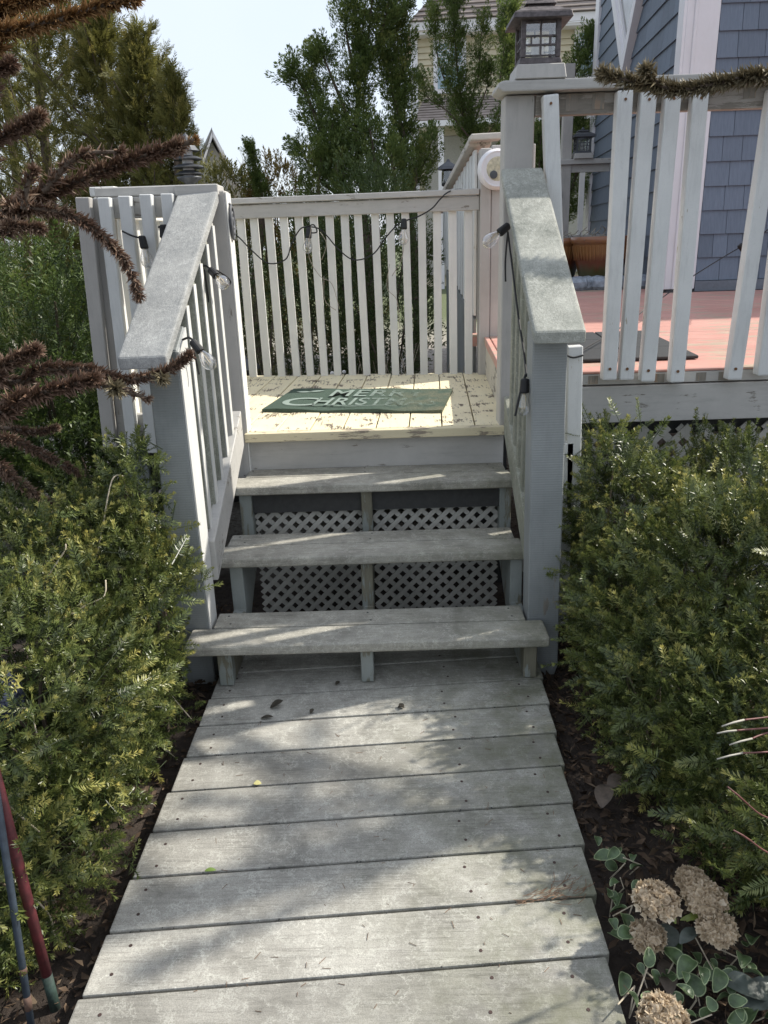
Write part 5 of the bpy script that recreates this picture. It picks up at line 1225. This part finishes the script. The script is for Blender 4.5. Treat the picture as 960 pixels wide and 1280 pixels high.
hb = plain('grey_withered_leaf', (.11,.085,.065), .7, 0, .4, 40, .6)
for (p, a, L, W) in (((0.553, -1.153, 0.000), 1.4, .085, .04), ((0.560, -0.614, 0.000), 1.2, .10, .05), ((0.598, -0.537, 0.000), .6, .08, .05)):
    bigleaf(p, a, L, W, .3, hb, ho, 'withered_leaf')
sp_ = plain('fresh_shoot', (.22,.27,.06), .4, 0, .2, 40, .2)
for (p, a, L, W) in (((0.599, -1.039, 0.060), 1.9, .055, .022), ((0.607, -1.039, 0.070), -.2, .05, .018), ((0.623, -1.034, 0.060), .4, .045, .016)):
    bigleaf(p, a, L, W, .6, sp_, ho, 'young_leaf')
# litter on the soil either side of the path
def litter(n, xr, yr, seed, name, sz=(.012,.035)):
    g = np.random.default_rng(seed); x = xr[0] + (xr[1]-xr[0])*g.random(n); y = yr[0] + (yr[1]-yr[0])*g.random(n)
    P = np.stack([x, y, -.052 + .02*g.random(n)], 1); D = g.normal(size=(n,3)); D[:,2] *= .25
    tm = [(np.array(needle((0,0,0),(0,0,1),(0,1,0),1,w,.3)), np.array([.1,.3,.6,.3])) for w in (.12,.35,.5)]
    V, Q, T = scatter(tm, P, D, sz[0]+(sz[1]-sz[0])*g.random(n)**2, seed=seed); o = quads_obj(name, V, Q, L_LIT, None, T); o['kind'] = 'stuff'
litter(9000, (.50, 1.2), (-1.6, .8), 801, 'leaf_litter', (.012,.045)); litter(7000, (-1.4, -.57), (-1.8, .8), 802, 'leaf_litter', (.012,.04))
litter(2500, (-2.5, 1.5), (2.3, 3.6), 803, 'leaf_litter', (.02,.08))
# dry stalks behind the rear railing
sm = MB()
for q in range(120):
    x, y = rnd.uniform(-.9,.9), rnd.uniform(2.5,3.4); p = Vector((x,y,-.06)); e = p + Vector((rnd.uniform(-.25,.25), rnd.uniform(-.2,.2), rnd.uniform(.25,.85)))
    sm.tube([p, (p+e)/2+Vector((rnd.uniform(-.06,.06),0,.03)), e], [.004,.003,.0015], 4)
tag(obj('dry_stalks', sm, TWIG), 'thin pale dry stalks standing in the bed behind the rear railing', 'dry stalks', kind='stuff')
# tangled bare vine over the left yew and climbing the rear balusters
vm = [thing('bare_vine', 'pale wiry bare vine straggling over the left yew', 'vine', (-1,-.5,.3)), thing('bare_vine', 'thin dry vine twisting over the middle balusters of rear railing', 'vine', (-.2,2.2,1.2))]
for pts in ([(-0.860, -0.720, 0.419), (-0.839, -0.700, 0.399), (-0.825, -0.720, 0.363), (-0.812, -0.740, 0.306)], [(-0.852, -0.150, 0.555), (-0.837, -0.100, 0.638), (-0.805, -0.050, 0.772), (-0.778, -0.020, 0.775)], [(-0.891, -0.360, 0.465), (-0.816, -0.340, 0.500), (-0.771, -0.330, 0.520), (-0.772, -0.300, 0.555)],
            [(-0.754, -0.360, 0.015), (-0.742, -0.340, 0.028), (-0.700, -0.300, 0.012), (-0.636, -0.280, -0.077)], [(-0.683, -0.200, 0.172), (-0.672, -0.180, 0.102), (-0.625, -0.160, -0.001)], [(-0.796, -0.950, 0.389), (-0.802, -0.930, 0.318), (-0.753, -0.920, 0.234)], [(-0.756, -1.000, 0.142), (-0.731, -0.990, 0.072), (-0.732, -0.980, -0.007), (-0.690, -0.960, -0.066)], [(-0.931, -0.300, 0.572), (-0.883, -0.280, 0.635), (-0.879, -0.270, 0.655)]):
    obj('stem', MB().tube(catmull(pts, 5), .0022, 5), TWIG, vm[0], smooth=True)
for pts in ([(-0.350, 2.100, 1.507), (-0.374, 2.120, 1.363), (-0.320, 2.120, 1.258), (-0.257, 2.120, 1.214), (-0.224, 2.120, 1.086)], [(-0.305, 2.100, 1.482), (-0.274, 2.100, 1.421), (-0.306, 2.120, 1.340)], [(-0.298, 2.120, 1.257), (-0.300, 2.110, 1.132), (-0.242, 2.120, 1.074)], [(0.060, 2.120, 1.308), (0.043, 2.120, 1.184), (0.094, 2.110, 1.119), (0.108, 2.120, 0.968)], [(0.146, 2.100, 1.508), (0.130, 2.120, 1.347), (0.071, 2.120, 1.245)]):
    obj('stem', MB().tube(catmull(pts, 5), .0018, 5), GREYBARK, vm[1], smooth=True)
# red twigs at right edge
rt = thing('red_twig_shrub', 'bare reddish twigs with cut white tips poking in at right edge', 'shrub', (1.0,-.6,.2))
WT = plain('cut_white_tip', (.34,.32,.27), .6)
for pts, tip in (([(0.822, -1.000, 0.545), (0.736, -1.020, 0.546), (0.681, -1.040, 0.555)], (0.631, -1.060, 0.556)), ([(0.828, -1.000, 0.508), (0.739, -1.020, 0.521), (0.669, -1.040, 0.532)], (0.624, -1.060, 0.541)), ([(0.847, -0.980, 0.444), (0.746, -1.020, 0.467), (0.687, -1.040, 0.481)], (0.630, -1.060, 0.484)), ([(0.839, -0.980, 0.500), (0.741, -1.020, 0.511), (0.701, -1.040, 0.513)], (0.650, -1.060, 0.515)), ([(0.810, -1.080, 0.345), (0.720, -1.100, 0.380), (0.669, -1.120, 0.428)], (0.617, -1.140, 0.485)), ([(0.762, -1.180, 0.328), (0.673, -1.200, 0.392), (0.630, -1.220, 0.436)], (0.591, -1.230, 0.470))):
    a = obj('twig', MB().tube(catmull(pts, 5), .0017, 6), REDTW, rt, smooth=True)
    obj('tip', MB().tube([pts[-1], tuple((Vector(pts[-1])+Vector(tip))/2 + Vector((0,0,.001))), tip], [.0020,.0019,.0013], 6), WT if pts[0][1] > -1.01 else REDTW, a, smooth=True)
# garden stakes lower left
p0, p1 = Vector((-0.697, -1.101, -0.050)), Vector((-0.720, -1.080, 0.450)); d = (p1-p0)
sk_ = thing('garden_stake', 'faded red wooden stake with green foot leaning at lower left', 'stake', tuple(p0))
obj('shaft', MB().tube([p0+d*.16, p0+d*.6, p0+d*1.6], .0105, 12), plain('faded_red_paint', (.085,.014,.018), .6, 0, .45, 50, .3), sk_, smooth=True)
obj('foot', MB().tube([p0-d*.05, p0+d*.16], .0107, 12), plain('green_stake_foot', (.025,.045,.036), .7, 0, .5, 60, .3), sk_, smooth=True)
p0, p1 = Vector((-0.709, -1.176, -0.050)), Vector((-0.717, -1.100, 0.448)); d = (p1-p0)
sk2 = thing('garden_stake', 'thin slate blue rod with rusty bands left of the red stake', 'stake', tuple(p0))
obj('shaft', MB().tube([p0-d*.05, p0+d*.5, p0+d*1.6], .0072, 10), plain('slate_blue_paint', (.028,.04,.056), .55, 0, .3, 60, .3), sk2, smooth=True)
for f0, f1 in ((.14,.20), (.30,.325)): obj('rust_band', MB().tube([p0+d*f0, p0+d*f1], .0077, 10), plain('rust_band', (.12,.07,.05), .8, 0, .4, 60, .3), sk2, smooth=True)
nb = MB()
c = (-0.947, -0.620, 0.386)
nb.lathe([(.0,-.075),(.05,-.07),(.07,-.02),(.066,.03),(.045,.065),(.01,.075)], (c[0]-.02, c[1], c[2]), 14)
tag(obj('navy_bundle', nb, plain('navy_cloth', (.02,.028,.055), .7, 0, .5, 30, .8), smooth=True), 'dark navy bundle half hidden inside the left yew at frame edge', 'cloth bundle')
# small round white ornaments beyond the landing
for q, (px_, lab) in enumerate((((-0.308, 2.550, 0.670), 'white ball ornament left of its pair behind rear railing'), )): pass
wb_ = plain('white_enamel', (.8,.8,.8), .25, 0, .03, 10, 0)
for c, r_, lab in (((-0.302, 2.420, 0.681), .0145, 'larger left white ball ornament just beyond the rear railing'), ((-0.231, 2.420, 0.688), .012, 'upper right white ball ornament just beyond the rear railing'), ((-0.210, 2.400, 0.667), .011, 'lower right white ball ornament just beyond the rear railing'), ((-0.294, 2.400, 0.665), .009, 'smallest white ball ornament under the larger left one')):
    t = thing('ball_ornament', lab, 'ornament', c, 'white ball ornaments')
    obj('ball', MB().lathe([(r_*math.sin(math.pi*k/10), -r_*math.cos(math.pi*k/10)) for k in range(11)], c, 14), wb_, t, smooth=True)
    obj('stem', MB().tube([(c[0],c[1],c[2]-r_*.9),(c[0],c[1],.4),(c[0],c[1],-.06)], .002, 5), DGREY, t)
# fallen leaves on the boards
dlm = plain('dark_dead_leaf', (.05,.042,.03), .8, 0, .4, 60, .5); ylm = plain('yellow_leaf', (.5,.46,.2), .6, 0, .2, 60, .2); glm = plain('fresh_green_leaf', (.16,.24,.05), .5, 0, .2, 60, .2)
def fallen(c, L, W, a, m, lab, curl=.0):
    t = bigleaf((c[0], c[1], c[2]+.003), a, L, W, .25+curl, m, None, 'fallen_leaf'); tag(t, lab, 'leaf', 'fallen leaves on the boardwalk')
fallen((-0.381, -0.113, 0.002), .045, .03, .4, dlm, 'largest crumpled dark leaf under the left of the bottom step', .4)
fallen((-0.403, -0.170, 0.002), .04, .018, .1, dlm, 'flat dark leaf in front of the crumpled one', .1)
fallen((-0.247, -0.151, 0.002), .02, .014, 1.2, dlm, 'small dark leaf on the second board left of centre', .4)
fallen((0.032, -0.133, 0.002), .022, .018, .2, dlm, 'dark curled leaf below the middle stringer, left of its twin', .4)
fallen((0.053, -0.134, 0.002), .022, .018, 2.4, dlm, 'dark curled leaf below the middle stringer, right of its twin', .4)
fallen((-0.376, -0.487, 0.002), .022, .02, .1, ylm, 'pale yellow leaf lying on the boardwalk near left edge')
fallen((-0.444, -0.803, 0.002), .028, .013, .1, glm, 'small green leaf lying by a board joint at left')
fallen((-0.175, 0.016, 0.002), .02, .016, 1.0, dlm, 'dark leaf in the shade behind the bottom step', .3)
nd = MB()
for q in range(46):
    t = rnd.random(); c = Vector((0.278, -0.917, 0.002))*(1-t) + Vector((0.457, -0.886, 0.002))*t + Vector((rnd.gauss(0,.012), rnd.gauss(0,.012), .001)); a = rnd.gauss(.15, .35); L = rnd.uniform(.02,.06)
    nd.tube([c, c+Vector((math.cos(a)*L*.5, math.sin(a)*L*.5, .002)), c+Vector((math.cos(a+.2)*L, math.sin(a+.2)*L, 0))], .0007, 3)
for q in range(120):
    c = Vector((rnd.uniform(-.5,.55), rnd.uniform(-1.2,-.05), .001)); a = rnd.uniform(0,3.14); L = rnd.uniform(.004,.02)
    nd.tube([c, c+Vector((math.cos(a)*L, math.sin(a)*L, .0005))], .0007, 3)
tag(obj('fallen_needles', nd, plain('brown_needle', (.16,.09,.05), .8)), 'brown conifer needles scattered along the boards', 'needles', kind='stuff')
cr_ = MB()
for k in range(13):
    j = -.1577 - k*.1547
    for q in range(26):
        x = rnd.uniform(-.58,.55); s_ = rnd.uniform(.001,.0028); y = j + .0641*x + rnd.uniform(-.003,.003)
        cr_.lathe([(s_*.6,0),(s_,s_*.6),(s_*.4,s_)], (x, y, -.0015), 5)
tag(obj('grit', cr_, DARKW), 'dark grit caught in the board joints', 'grit', kind='stuff')
